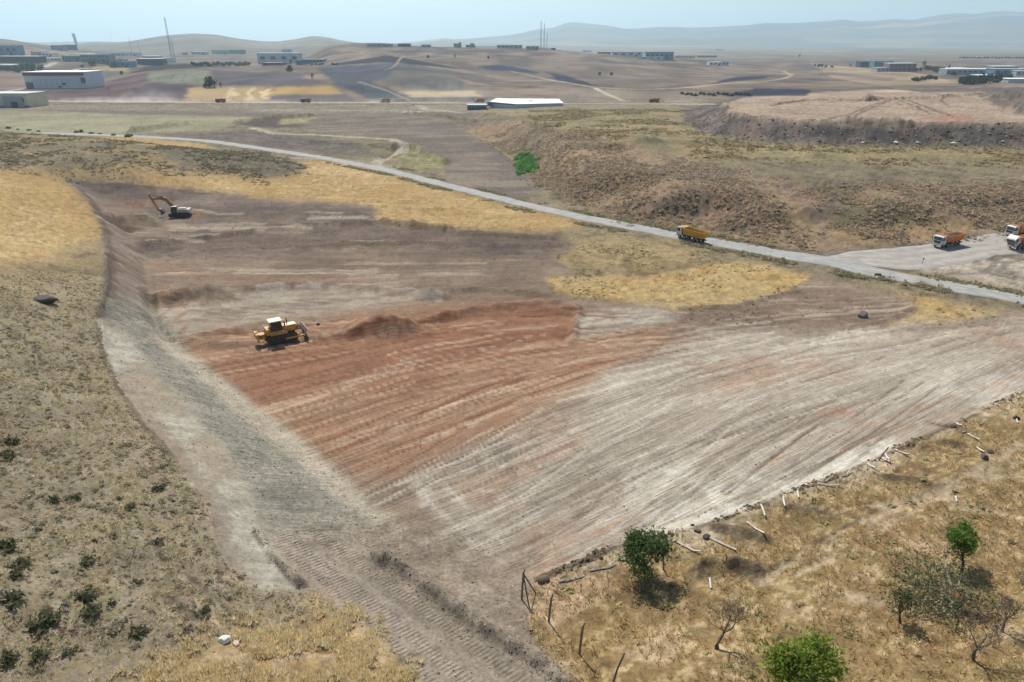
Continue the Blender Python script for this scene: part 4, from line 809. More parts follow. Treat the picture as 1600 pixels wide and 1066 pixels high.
P = sample(24000, np.clip(bank * .5 + bankd, 0, 1), -60, 380, 165, 420, clump=cl(14, 5, .30, .62)); scatter('bank_scrub', P, powsize(len(P), .22, 1.15, 2.6), CUs, pal(len(P), (148,130,112), (158,138,114), (138,128,104), (166,144,118), (126,114,102), (146,136,104)), LEAF, 'dense brown scrub covering the bank beyond the road', 'scrub', .85)
P = sample(4200, upper, -20, 420, 240, 520, clump=cl(20, 6, .42, .62)); scatter('plain_scrub', P, powsize(len(P), .5, 1.6, 2), CUs, pal(len(P), (134,120,92), (118,108,84), (146,128,94)), LEAF, 'scattered low scrub on the plain below the spoil tip', 'scrub', .7)
P = sample(5200, np.clip(lh * .55 + knob, 0, 1), -260, 0, 190, 345, clump=cl(9, 7, .4, .58)); scatter('hill_scrub', P, powsize(len(P), .35, 1.1, 2), CUs, pal(len(P), (108,102,80), (118,108,86), (98,94,74)), LEAF, 'low grey scrub on the rounded hill at the left', 'scrub', .7)
v1 = np.zeros((NR, NC)); 
for off in ([(500,252),(600,272),(700,298),(800,325),(900,348),(1000,368),(1100,386),(1200,405),(1300,424),(1350,435)], [(620,262),(700,284),(800,308),(900,330),(1000,349),(1060,362),(1120,372),(1200,385),(1270,398)], [(1380,436),(1450,449),(1530,463),(1600,480),(1700,497)], [(1440,430),(1530,448),(1600,462)]): v1 = np.maximum(v1, paintstroke(off, 2.0, .8))
P = sample(4600, v1, -90, 180, 110, 330, clump=cl(8, 2, .42, .56)); scatter('verge_scrub', P, powsize(len(P), .2, .85, 2.2), CUs, pal(len(P), (118,114,88), (134,124,96), (148,136,104)), LEAF, 'grey green weeds along both sides of the road', 'scrub', .9)
P = sample(1100, np.clip(yr1 * .4 + yr3 + brown2 * .3 + yr2 * .4, 0, 1), -10, 130, 115, 190, clump=cl(8, 3, .48, .62)); scatter('stubble_weeds', P, powsize(len(P), .15, .45, 2), CUs, pal(len(P), (124,110,82), (124,112,80), (98,92,70)), LEAF, 'dark weeds scattered over the stubble by the road', 'weeds', .6)
P = sample(260, green, 0, 12, 270, 345); scatter('reed_bed', P, powsize(len(P), .8, 1.8, 1), CU, pal(len(P), (64,104,46), (82,122,58), (96,134,70)), LEAF, 'bright green reeds in the gully beyond the road', 'reeds', 1.0)
P = seen(sample(7000, np.clip(slope2 * .7 + ramp * .6 + slope * .15 + cut * .10, 0, 1), -70, 60, 28, 160)); scatter('clods', P, powsize(len(P), .03, .16, 3), ST, pal(len(P), (160,148,132), (142,130,116), (128,118,106), (182,170,154)), GRASS, 'loose clods and stones on the bare cut soil', 'stones')
bm_ = np.clip(paintstroke([(590,872),(640,898),(700,948),(760,988),(830,1033),(900,1083)], 1.3, .8) + paintstroke([(400,828),(425,868),(470,912)], .6, .8) + .5 * paintstroke([(815,950),(835,985),(870,1030),(900,1066)], .8, .8), 0, 1)
P = seen(sample(1100, bm_, -30, 20, 28, 75)); scatter('berm_clods', P, powsize(len(P), .03, .13, 2.4), ST, pal(len(P), (132,120,106), (112,102,92), (150,138,122)), GRASS, 'crumbled dark soil along the berm beside the ramp', 'stones')
P = sample(2600, np.clip(rowdark + brown2 * .4 + purp * .3, 0, 1), -140, 110, 110, 240); scatter('spoil_clods', P, powsize(len(P), .06, .26, 3), ST, pal(len(P), (132,114,103), (114,100,92), (150,132,118)), GRASS, 'lumps of dark soil on the graded ground', 'stones')
ed = paintstroke([(842,903),(900,880),(960,854),(1040,836),(1130,810),(1220,773),(1310,740),(1450,680),(1600,612)], .7, .8)
P = seen(sample(750, ed, -2, 90, 44, 100, clump=cl(4, 2, .45, .7))); scatter('edge_clods', P, powsize(len(P), .05, .30, 2.5), ST, pal(len(P), (112,98,78), (94,82,66), (134,116,90)), GRASS, 'dark turf lumps along the edge of the graded ground', 'stones')
P = sample(1200, mface, 90, 380, 300, 400); scatter('tip_rubble', P, powsize(len(P), .2, .9, 3), ST, pal(len(P), (120,112,106), (106,98,92), (150,146,142), (92,86,82)), GRASS, 'rubble on the face of the spoil tip', 'rubble')
# ------------------------------------------------------------------ shrubs one can tell apart
def shrub(name, label, px, py, r, cols, group, cat='shrub', h=.8, n=150, leaf=.16):
    x, y, z = at(px, py); t = thing(name, label, cat, (x, y, z - .03), 0, group)
    c = RNG.rand(n // 14 + 3, 3) * 2 - 1; c[:, 2] = np.abs(c[:, 2]) * .6; c *= .6; ci = c[RNG.randint(0, len(c), n)]
    p = ci + RNG.randn(n, 3) * .2; p[:, 2] = np.abs(p[:, 2]); p *= np.array([r, r, r * h]); a = RNG.randn(n, 3, 3) * leaf * r; a -= a.mean(1, keepdims=True)
    trimesh('crown', p[:, None, :] + a, pal(n, *cols), LEAF, t)
    mb = MB()
    for i in range(6):
        q = c[i % len(c)] * np.array([r, r, r * h]); mb.tube([(0, 0, -.1), (q[0] * .5, q[1] * .5, q[2] * .4), tuple(q)], [.03 * r + .01, .02 * r + .006, .006], 5)
    mb.build('stem', mat('bark', (96,80,66), .9, bump=.02), t); return t
DG = [(76,80,56), (90,92,64), (104,100,72), (64,70,52)]
LS = [(57,829,.5),(10,856,1.1),(32,884,.85),(22,898,.7),(137,880,.8),(135,930,.95),(141,957,.85),(67,978,1.35),(216,986,.8),(62,1026,.75),(20,940,1.1),(12,1032,.9),(290,984,.4),(317,960,.75),(250,846,.6),(172,948,.55),(150,843,.4),(215,912,.6),(107,1022,.6),(243,766,.75),(85,782,.65),(115,780,.7),(200,792,.6),(186,780,.5),(10,714,1.0),(15,692,1.0)]
places = {0: 'near the left edge of the photo', 1: 'further right on the slope', 2: 'nearest the cut bank'}
for i, (a, b, r) in enumerate(LS):
    sz = 'broad' if r >= .9 else ('mid sized' if r >= .65 else 'small'); vv = 'upper part' if b < 800 else ('middle' if b < 920 else 'bottom'); hh = 'by the left edge' if a < 75 else ('near the cut bank' if a > 195 else 'midway to the bank')
    shrub('shrub', f'{sz} dark shrub {hh}, {vv} of the left slope', a, b, r, DG, 'dark shrubs on the dry left slope', n=170 if r > .6 else 90)
for i, (a, b, r, l) in enumerate([(14,201,1.8,'round grey green bush on the far hill crest, leftmost of the row'),(28,203,1.0,'tiny bush just right of the leftmost crest bush'),(45,204,1.5,'grey green bush on the hill crest, third from the left'),(60,206,1.2,'small low bush on the crest, fourth from the left'),(123,207,2.3,'wide grey green bush alone on the middle of the hill crest'),
        (143,209,1.5,'left bush of the close pair on the hill crest'),(156,210,1.2,'right bush of the close pair on the hill crest'),(178,212,1.7,'low bush left of the dark round bush on the crest'),(201,214,2.6,'dark round bush on the right end of the hill crest')]):
    shrub('bush', l, a, b, r, [(76,88,58), (92,100,70), (66,76,54)], 'bushes along the hill crest', 'bush', .9, 120, .2)
# ------------------------------------------------------------------ trees
BARK = mat('dark_bark', (84,70,60), .95, var=.3, scale=9, bump=.02)
def skeleton(rng, h, spread, lean=(0, 0), levels=4, kids_=3, up=.5):
    """list of (points, radii) and of end points"""
    segs = []; tips = []
    def grow(p, d, L, r, lv):
        pts = [p.copy()]; rr = [r]; n = 4; q = p.copy(); dd = d.copy()
        for i in range(n):
            dd = (dd + Vector((rng.gauss(0, .16), rng.gauss(0, .16), rng.gauss(0, .10) + (.05 if lv else 0)))).normalized(); q = q + dd * (L / n); pts.append(q.copy()); rr.append(r * (1 - .42 * (i + 1) / n))
        segs.append((pts, rr, lv))
        if lv >= levels: tips.append(q.copy()); return
        k = kids_ if lv else kids_ + 1
        a0 = rng.random() * 6.28
        for i in range(k):
            a = a0 + 6.283 * i / k + rng.gauss(0, .3); side = Vector((math.cos(a), math.sin(a), 0)) * spread; nd = (dd * .75 + side * rng.uniform(.5, 1.0) + Vector((0, 0, up * rng.uniform(.2, 1)))).normalized()
            s = pts[-1] if i < 2 or lv == 0 else pts[rng.choice([2, 3])]
            grow(s, nd, L * rng.uniform(.62, .86), rr[-1] * rng.uniform(.6, .8), lv + 1)
    th = h * .26; grow(Vector((0, 0, -.15)), Vector((lean[0], lean[1], 1)).normalized(), th, h * .030, 0)
    return segs, tips
def tree(name, label, px, py, h, seed, leafcols=None, spread=.8, lean=(0, 0), nleaf=2600, rx=None, leaf=.14, levels=4, group=None, up=.5, cat='tree', cluster=.42, thick=1, bark=None):
    rng = random.Random(seed); R = np.random.RandomState(seed); x, y, z = at(px, py); t = thing(name, label, cat, (x, y, z), 0, group)
    segs, tips = skeleton(rng, h, spread, lean, levels, 3, up); top = max(p.z for p in tips); s = h / top
    a = MB(); b = MB()
    for pts, rr, lv in segs:
        (a if lv <= 1 else b).tube([p * s for p in pts], [max(r * s * thick, .008 if leafcols else .011) for r in rr], 7 if lv < 2 else 4)
    a.build('trunk', bark or BARK, t, True); b.build('branches', bark or BARK, t, True)
    if leafcols:
        T = np.array([tuple(p * s) for p in tips]); mids = np.array([tuple(seg[0][2] * s) for seg in segs if seg[2] >= 2]); A = np.concatenate([T, T, mids]); ii = R.randint(0, len(A), nleaf)
        p = A[ii] + R.randn(nleaf, 3) * cluster * np.array([1, 1, .75]) * h / 4.6; q = R.randn(nleaf, 3, 3) * leaf; q -= q.mean(1, keepdims=True)
        C0 = np.array([alb(c) for c in leafcols]); C0 = C0 * 1.6; cl_ = C0[(ii * 7919) % len(C0)] * .6 + C0[R.randint(0, len(C0), nleaf)] * .4
        trimesh('crown', p[:, None, :] + q, cl_, LEAF, t)
    return t
tree('tree', 'leafy dark green tree beside the graded ground, casting a black shadow', 1018, 897, 4.6, 5, [(90,110,58), (74,94,50), (106,124,68), (62,78,48)], 1.15, nleaf=4400, leaf=.115, up=.45, cluster=.36)
tree('tree', 'bright green tree on a dark leaning trunk above the fallen tree', 1502, 893, 3.9, 12, [(100,126,50), (84,110,44), (116,138,60), (74,94,44)], .55, lean=(.5, .1), nleaf=3000, leaf=.11, up=.4, cluster=.36)
tree('tree', 'bright yellow green tree cut off by the bottom edge', 1236, 1122, 5.6, 8, [(112,136,46), (130,150,58), (92,116,42), (144,152,74), (122,122,62)], .8, nleaf=6500, leaf=.12, up=.6, cluster=.36)
GB = mat('grey_bark', (108,96,86), .95, var=.25, scale=9, bump=.02)
for a, b, h, sd, l in ((1120,1014,4.9,3,'leafless tree with spreading grey twigs, left of the bright tree at the bottom edge'), (1519,1032,4.6,14,'leafless tree below the fallen tree, with the widest fan of twigs at the lower right'), (1566,988,3.2,21,'small leafless tree right of the fallen tree'),
                       (1600,942,4,6,'leafless tree at the right edge, level with the fallen tree'), (1492,848,2.2,33,'dark leafless bush on a burnt patch above the bright green tree')):
    tree('bare_tree', l, a, b, h, sd, None, .95, up=.35, levels=5 if h > 2.3 else 4, group='leafless trees on the dry meadow', thick=1.0, bark=GB)
tree('bare_tree', 'half dead dark trunked tree with few leaves, left of the fallen tree', 1407, 974, 3.3, 44, [(92,98,66), (78,86,58)], .8, nleaf=500, leaf=.1, up=.5, group='leafless trees on the dry meadow', thick=1.1)
# uprooted tree
x, y, z = at(1490, 948); t = thing('fallen_tree', 'uprooted tree lying in the grass with reddish root plate and grey green foliage', 'tree', (x, y, z))
rng = random.Random(4); mb = MB(); tips = []
for k in range(11):
    px, py = [(1395,915),(1415,905),(1440,890),(1470,880),(1500,905),(1440,965),(1405,955),(1480,975),(1530,955),(1545,965),(1425,935)][k]; g = Vector(at(px, py)) - Vector((x, y, z)); g.z += .7 + rng.random() * .5
    st = Vector((-.6 * rng.random(), .5 * rng.random(), .5)); m = (st + g) * .5 + Vector((rng.gauss(0, .2), rng.gauss(0, .2), .4)); mb.tube([st, (st + m) * .5 + Vector((0, 0, .15)), m, (m + g) * .5, g], [.13, .10, .08, .05, .02], 6); tips += [m, (m + g) * .5, g]
    for j in range(7):
        q = (m if j % 2 else g) ; e = q + Vector((rng.gauss(0, .7), rng.gauss(0, .7), rng.gauss(.3, .3))); mb.tube([q, (q + e) * .5 + Vector((0, 0, .1)), e], [.035, .02, .01], 4); tips.append(e)
mb.build('trunk', mat('pale_bark', (140,126,112), .95, var=.25, scale=6), t, True)
R = np.random.RandomState(9); A = np.array([tuple(p) for p in tips]); n = 3000; p = A[R.randint(0, len(A), n)] + R.randn(n, 3) * np.array([.6, .6, .3]); p[:, 2] = np.maximum(p[:, 2], .05); q = R.randn(n, 3, 3) * .10; q -= q.mean(1, keepdims=True)
trimesh('foliage', p[:, None, :] + q, pal(n, (84,94,62), (98,104,72), (68,80,52), (112,112,82)), LEAF, t)
mb = MB()
for k in range(26):
    a = rng.random() * 6.28; r = rng.uniform(.4, 1.0); e = Vector((.25 + .25 * rng.random(), math.cos(a) * r, .75 + math.sin(a) * r * .9)); mb.tube([(0, 0, .6), (e + Vector((0, 0, .6))) * .5, e], [.11, .06, .02], 5)
mb.build('roots', mat('red_root', (150,98,70), .95, var=.3, scale=6), t, True)
MB().tube([(-.15, 0, .7), (.05, 0, .7), (.22, 0, .7)], [.5, .8, .55], 12).build('root_plate', mat('red_soil', (128,84,62), .98, var=.4, scale=5, bump=.08), t, True)
# ------------------------------------------------------------------ fence posts
CONC = mat('concrete', (206,202,190), .9, var=.18, scale=6, dirt=(120,108,92), dirtk=.6, bump=.01); CONCD = mat('weathered_concrete', (124,114,102), .95, var=.2, scale=5, dirt=(84,74,64), dirtk=.6)
def standing(px0, py0, px1, py1, label, braces=()):
    x, y, z = at(px0, py0); ix, iy, iz = raydir(px1, py1)
    # height from the picture: the point of the ray through the top that lies nearest above the base
    tt = y / iy; h = CAM_H + iz * tt - z; h = min(max(h, 1.6), 3.4); lx = ix * tt - x
    t = thing('fence_post', label, 'fence post', (x, y, z), 0, 'fence posts still standing'); mb = MB()
    mb.tube([(0, 0, -.3), (lx * .45, 0, h * .45), (lx, 0, h * .86), (lx + .14, .05, h)], [.10, .095, .09, .07], 4); mb.build('post', CONCD, t)
    for bx, by in braces:
        g = Vector(at(bx, by)) - Vector((x, y, z)); MB().tube([g + Vector((0, 0, -.1)), (lx * .8, 0, h * .86)], [.07, .07], 4).build('brace', CONCD, t)
    return t
standing(815, 936, 818, 889, 'dark corner post propped by two slanting struts at the site corner', [(826,944), (838,927)])
standing(857, 972, 862, 929, 'leaning grey fence post, first one below the corner post'); standing(905, 1022, 911, 974, 'leaning grey fence post, second one below the corner post'); standing(957, 1068, 973, 1021, 'grey fence post at the bottom edge, third below the corner post')
standing(1372, 720, 1387, 699, 'slanting fence post standing over the tangle of posts at the site edge'); standing(1037, 890, 1036, 868, 'short dark stake right of the dark green tree')
def lying(pts, label, lift=.13, r=.115, m=None):
    P = [Vector(at(*p)) for p in pts]; x, y, z = P[0]; t = None
    mb = MB(); q = [p - P[0] + Vector((0, 0, lift + (.12 * i if len(P) > 2 and i == len(P) - 1 else 0))) for i, p in enumerate(P)]
    mb.tube(q, [r] * (len(q) - 1) + [r * .8], 4); o = mb.build('fence_post', m or CONC); o.location = P[0]; return tag(o, label, 'fence post', 'uprooted concrete fence posts lying in the grass')
for pts, l in [([(872,910),(907,903),(911,899)],'fallen white post with upturned tip, nearest the corner post'), ([(921,893),(954,887),(961,880)],'fallen post with bent tip, second from the corner post'), ([(967,876),(990,877),(1010,878)],'straight fallen post partly under the dark green tree'),
  ([(1052,845),(1084,862),(1095,866)],'fallen post with bent tip just right of the dark green tree'), ([(1104,840),(1146,859),(1151,864)],'fallen post with a dark clod on its upper end'), ([(1167,817),(1180,827),(1194,838)],'long thin fallen post beside the dark soil scrape'),
  ([(1189,790),(1191,794),(1195,810)],'short white post stub pointing straight down the slope'), ([(1224,777),(1225,786),(1226,795)],'upright looking white post stub, middle of three in a row'), ([(1246,768),(1248,779)],'smallest white post stub, rightmost of three in a row'),
  ([(1277,757),(1296,760),(1315,761)],'grey fallen post lying level below the bent white one'), ([(1282,753),(1289,754),(1301,747)],'white fallen post with a bend near its left end'), ([(1316,745),(1323,744),(1329,737)],'short bent white post close to the white strip of soil'),
  ([(1355,725),(1361,730),(1368,735)],'fallen post just left of the tangle of posts'), ([(1377,716),(1383,720),(1390,725)],'lower post of the tangle at the site edge'), ([(1383,710),(1386,716),(1389,723)],'upper crossing post of the tangle at the site edge'),
  ([(1399,704),(1410,709),(1420,714)],'thin fallen post right of the tangle of posts'), ([(1494,662),(1498,665),(1503,668)],'small white fallen post close to the site edge at the right'), ([(1537,661),(1533,663),(1529,666)],'short white post beside a dark hole at the right'),
  ([(1512,679),(1522,685),(1531,691)],'thin pale post lying above the grey boulder'), ([(1502,677),(1509,675)],'tiny pale post piece left of the long thin post'), ([(1526,700),(1531,704),(1537,710)],'post whose lower end touches the grey boulder'),
  ([(1496,710),(1503,709)],'short pale post piece lying in the vehicle track'), ([(1588,656),(1590,662)],'white post stub near the right edge'), ([(1109,905),(1111,921)],'thin white stick in the grass below the dark soil scrape'),
  ([(1493,777),(1495,785)],'small pale stake beside the crossing tracks at the right')]: lying(pts, l)
# ------------------------------------------------------------------ boulders
def boulder(px, py, r, rgb, label, flat=.7, sx=1.0, seed=1):
    x, y, z = at(px, py); bm = bmesh.new(); bmesh.ops.create_icosphere(bm, subdivisions=3, radius=r); rr = random.Random(seed); K = [(Vector((rr.gauss(0,1), rr.gauss(0,1), rr.gauss(0,1))).normalized(), rr.uniform(.62, .92)) for _ in range(13)]
    for v in bm.verts:
        p = v.co.copy(); 
        for d, k in K:
            e = p.dot(d) - k * r
            if e > 0: p -= d * e
        p.x *= sx; p.z *= flat; v.co = p
    me = bpy.data.meshes.new('boulder'); bm.to_mesh(me); bm.free(); me.materials.append(mat('rock%d%d%d' % rgb, rgb, .9, var=.25, scale=3 / r, bump=.05)); o = bpy.data.objects.new('boulder', me); C.objects.link(o); o.location = (x, y, z + r * .3); o.rotation_euler = (0, 0, seed * 1.3); return tag(o, label, 'rock')
boulder(351, 1002, .42, (226,222,212), 'white rock in the grass near the bottom left', .8, 1.1, 3); boulder(369, 1006, .22, (196,184,164), 'flat pale stone right of the white rock', .4, 1.6, 4)
boulder(72, 472, 1.3, (84,76,70), 'large dark boulder on the left hill', .6, 1.6, 5); boulder(1348, 495, 1.1, (112,104,98), 'single grey boulder on the brown graded patch', .75, 1.1, 6); boulder(1538, 716, .5, (88,86,82), 'round grey boulder at the end of a fallen post', .8, 1.0, 7)
boulder(1104, 841, .42, (78,70,62), 'dark clod at the upper end of a fallen post', .8, 1.0, 8); boulder(1090, 831, .35, (92,82,70), 'smaller dark clod left of the fallen post with a clod', .7, 1.2, 9); boulder(850, 908, .55, (96,86,72), 'dark lump of turf at the site corner', .8, 1.3, 10)
boulder(497, 508, .42, (96,88,80), 'small dark block on the red soil in front of the bulldozer', .8, 1.0, 11); boulder(1490, 668, .35, (66,58,48), 'black clod at the end of a small white post', .7, 1.2, 12); boulder(1547, 707, .4, (72,64,52), 'black clod just above the round grey boulder', .5, 1.6, 13); boulder(1588, 655, .42, (62,56,48), 'black clod behind the post stub near the right edge', .9, 1.0, 14)
for a, b, r, l in ((1348,224,1.3,'white lump at the foot of the tip, left of centre'), (1400,224,1.9,'white lump at the foot of the tip below the little cone'), (1435,224,1.4,'bright white lump at the foot of the tip'), (1490,226,2.1,'biggest white lump at the foot of the tip'), (1567,222,1.3,'white lump on the tip face near the right edge')): boulder(a, b, r * .6, (204,202,196), l, .6, 1.2, a % 17)
# ------------------------------------------------------------------ machines
WHITE = mat('white_paint', (222,220,212), .5, var=.08, scale=2, dirt=(164,144,122), dirtk=.7); GLASS = mat('dark_glass', (30,38,44), .12, var=.1, spec=.8); RUB = mat('tyre_rubber', (44,42,40), .9, var=.2, scale=6, dirt=(110,98,86), dirtk=.5)
BLK = mat('chassis_black', (48,46,46), .7, var=.2, scale=4, dirt=(104,92,82), dirtk=.5); STEEL = mat('worn_steel', (120,114,108), .5, metal=.4, var=.2, scale=5, dirt=(120,96,78), dirtk=.6); RIM = mat('rim_grey', (150,148,144), .6, var=.1)
YEL = mat('machine_yellow', (214,160,74), .5, var=.12, scale=2.5, dirt=(146,108,82), dirtk=.8); ORA = mat('orange_paint', (226,136,52), .5, var=.1, scale=1.6, dirt=(176,132,92), dirtk=.45); OCH = mat('ochre_paint', (214,160,44), .5, var=.12, scale=1.6, dirt=(160,124,78), dirtk=.5)
RED = mat('faded_red_paint', (170,86,62), .6, var=.12, dirt=(150,120,100)); BLUE = mat('blue_paint', (70,112,160), .5, var=.1); LAMP = mat('lamp_glass', (220,220,214), .2); SOILM = mat('loaded_soil', (92,80,72), .98, var=.35, scale=3, bump=.12); CREAM = mat('cream_paint', (236,222,190), .5, var=.05, dirt=(190,170,140), dirtk=.3)
def at_pair(p, q): a, b = at(*p), at(*q); return math.atan2(b[1] - a[1], b[0] - a[0])
def sidewall(s, y, z0, z1, x0, x1, th=.08): pass
def dump_truck(label, loc, rz, bedm, load=True, cabm=WHITE, tilt=0, group='dump trucks on the haul roads', lean=0, detail=True, visor=True):
    t = thing('dump_truck', label, 'truck', loc, rz, group)
    ch = MB(); 
    for y in (-.42, .42): ch.box((-.35, y, .95), (8.0, .12, .26))
    for x in (3.2, 1.5, -1.7, -3.1): ch.tube([(x, -1.0, .55), (x, 1.0, .55)], .09, 6)
    ch.box((-4.35, 0, .75), (.12, 2.3, .18)); ch.box((.1, -.85, .8), (1.1, .5, .55)); ch.box((.1, .85, .8), (1.1, .5, .55)); ch.box((2.35, 0, 1.6), (.3, 1.8, 1.1)); ch.build('chassis', BLK, t, bevel=.02)
    # cab
    cb = bpy.data.objects.new('cab', None)
    prof = [(2.62, .95), (4.28, .95), (4.36, 1.35), (4.34, 1.95), (4.16, 2.88), (3.95, 3.02), (2.62, 3.02)]
    c = MB(); c.prism(prof, -1.22, 1.22)
    if tilt: piv = Vector((4.2, 0, 1.0)); c.M = Matrix.Identity(4)
    cabo = c.build('cab', cabm, t, bevel=.05)
    ws = MB(); ws.add([(4.36, -1.06, 2.0), (4.36, 1.06, 2.0), (4.20, 1.02, 2.78), (4.20, -1.02, 2.78), (4.30, -1.06, 2.0), (4.30, 1.06, 2.0), (4.12, 1.02, 2.78), (4.12, -1.02, 2.78)], [(0,1,2,3), (4,7,6,5), (0,4,5,1), (3,2,6,7), (0,3,7,4), (1,5,6,2)]); ws.build('windscreen', GLASS, cabo)
    for s in (-1, 1):
        g = MB(); g.prism([(3.15, 1.95), (4.1, 1.95), (4.0, 2.70), (3.15, 2.70)], s * 1.23 - .012, s * 1.23 + .012); g.build('side_window', GLASS, cabo)
        if detail:
            MB().box((4.42, s * 1.42, 2.35), (.08, .22, .6)).build('mirror', BLK, cabo); MB().box((4.40, s * .92, 1.12), (.06, .34, .18)).build('headlight', LAMP, cabo)
    MB().box((4.385, 0, 1.55), (.05, 1.7, .5)).build('grille', BLK, cabo); MB().box((4.36, 0, .82), (.22, 2.4, .34)).build('bumper', cabm if detail else BLK, cabo)
    if tilt:
        M = Matrix.Translation((4.2, 0, 1.0)) @ Matrix.Rotation(tilt, 4, 'Y') @ Matrix.Translation((-4.2, 0, -1.0))
        cabo.matrix_local = M
        MB().box((3.4, 0, 1.35), (1.2, .9, .8)).build('engine', STEEL, t)
    # bed
    b = MB(); th = .07; x0, x1 = -4.35, 2.2; zb, zt = 1.32, 2.92
    b.box(((x0 + x1) / 2 + .1, 0, zb), (x1 - x0 - .4, 2.1, .1))
    for s in (-1, 1):
        b.add([(x0 + .15, s * 1.08, zb), (x1 - .2, s * 1.08, zb), (x1, s * 1.25, zt), (x0 - .35, s * 1.25, zt), (x0 + .15, s * 1.0, zb), (x1 - .2, s * 1.0, zb), (x1, s * 1.16, zt), (x0 - .35, s * 1.16, zt)],
              [(0,1,2,3) if s < 0 else (3,2,1,0), (4,7,6,5) if s < 0 else (5,6,7,4), (3,2,6,7) if s < 0 else (7,6,2,3), (0,3,7,4) if s < 0 else (4,7,3,0), (1,5,6,2) if s < 0 else (2,6,5,1), (0,4,5,1) if s<0 else (1,5,4,0)])
    b.add([(x1 - .2, -1.06, zb), (x1 - .2, 1.06, zb), (x1, 1.23, zt + .12), (x1, -1.23, zt + .12), (x1 - .28, -1.06, zb), (x1 - .28, 1.06, zb), (x1 - .08, 1.23, zt + .12), (x1 - .08, -1.23, zt + .12)], [(0,1,2,3), (7,6,5,4), (3,2,6,7), (0,3,7,4), (1,5,6,2), (0,4,5,1)])
    bed = b.build('bed', bedm, t)
    MB().box((x0 - .1, 0, (zb + zt) / 2), (.08, 2.25, zt - zb + .1), ry=-.30).build('tailgate', bedm, t)
    rb = MB()
    for s in (-1, 1):
        rb.box((-1.25, s * 1.28, zt - .04), (6.9, .1, .12)); rb.box((-1.1, s * 1.13, zb + .12), (6.3, .08, .12))
        for x in np.linspace(x0 + .3, x1 - .5, 7): rb.box((x, s * 1.19, (zb + zt) / 2), (.12, .09, zt - zb - .1), ry=0)
    rb.build('bed_rib', bedm, bed)
    if visor: MB().box((x1 + .45, 0, zt + .17), (1.1, 2.4, .07), ry=-.12).build('visor', bedm, bed)
    if load:
        n = 17; m = 9; L = MB(); vs = []; fs = []
        for i in range(n):
            for j in range(m):
                u = i / (n - 1); v = j / (m - 1) * 2 - 1; x = x0 - .15 + (x1 - x0) * u; vs.append((x, v * 1.14, 2.55 + .75 * (1 - v * v) ** .7 * math.sin(math.pi * min(max(u, .04), .96)) ** .5 + random.uniform(-.05, .05)))
        for i in range(n - 1):
            for j in range(m - 1): fs.append((i * m + j, (i + 1) * m + j, (i + 1) * m + j + 1, i * m + j + 1))
        L.add(vs, fs); L.build('load', SOILM, t)
    else: MB().box((-1.1, 0, 1.5), (6.1, 2.0, .22)).build('load', SOILM, t)
    for x in (3.2, 1.5, -1.7, -3.1):
        for s in (-1, 1):
            w = MB(); w.tube([(x, s * .80, .54), (x, s * .84, .54), (x, s * 1.13, .54), (x, s * 1.18, .54)], [.46, .54, .54, .46], 16); wo = w.build('wheel', RUB, t)
            MB().tube([(x, s * 1.185, .54), (x, s * 1.20, .54)], [.27, .22], 12).build('rim', RIM, wo)
            if x > 1: MB().tube([(x + .62 * math.cos(a), s * 1.14, .54 + .64 * math.sin(a)) for a in np.linspace(.2, 2.94, 7)], .07, 4).build('mudguard', BLK, t)
    MB().tube([(2.45, .9, 1.2), (2.45, .9, 3.0), (2.42, .95, 3.15)], .07, 6).build('exhaust', STEEL, t)
    return t
def road_z(p): x, y, z = at(*p); return (x, y, z + .17)
rz = at_pair((1100, 378), (1060, 368)); tk = dump_truck('yellow ochre dump truck with an empty bed driving on the paved road', road_z((1080, 376)), rz, OCH, load=False)
rz = at_pair((1502, 381), (1462, 389)); dump_truck('orange dump truck with white cab and heaped load, alone on the side road', road_z((1479, 385)), rz, ORA)
rz = at_pair((1620, 366), (1570, 371)); l = road_z((1594, 370)); dump_truck('orange loaded dump truck at the right edge, farther of the two parked together', l, rz, ORA)
rz = at_pair((1620, 385), (1580, 390)); l = road_z((1598, 388)); dump_truck('orange loaded dump truck with its white cab tilted forward, at the right edge', l, rz, ORA, tilt=.62)
for k, (px, c, l) in enumerate([(345, RED, 'faded red truck farthest left on the dusty haul road'), (478, BLUE, 'truck with blue cab on the dusty haul road left of the hill track'), (602, WHITE, 'pale dusty truck in the middle of the haul road'), (749, WHITE, 'dark red truck raising dust beside the white roofed warehouse'), (1022, RED, 'small red truck farthest right on the haul road')]):
    x, y, z = at(px, 160.4); dump_truck(l, (x, y, z + .1), math.pi + .02, RED if k != 2 else mat('grey_brown_paint', (140,120,108), .6), cabm=c, group='trucks on the far haul road', detail=False, visor=False)
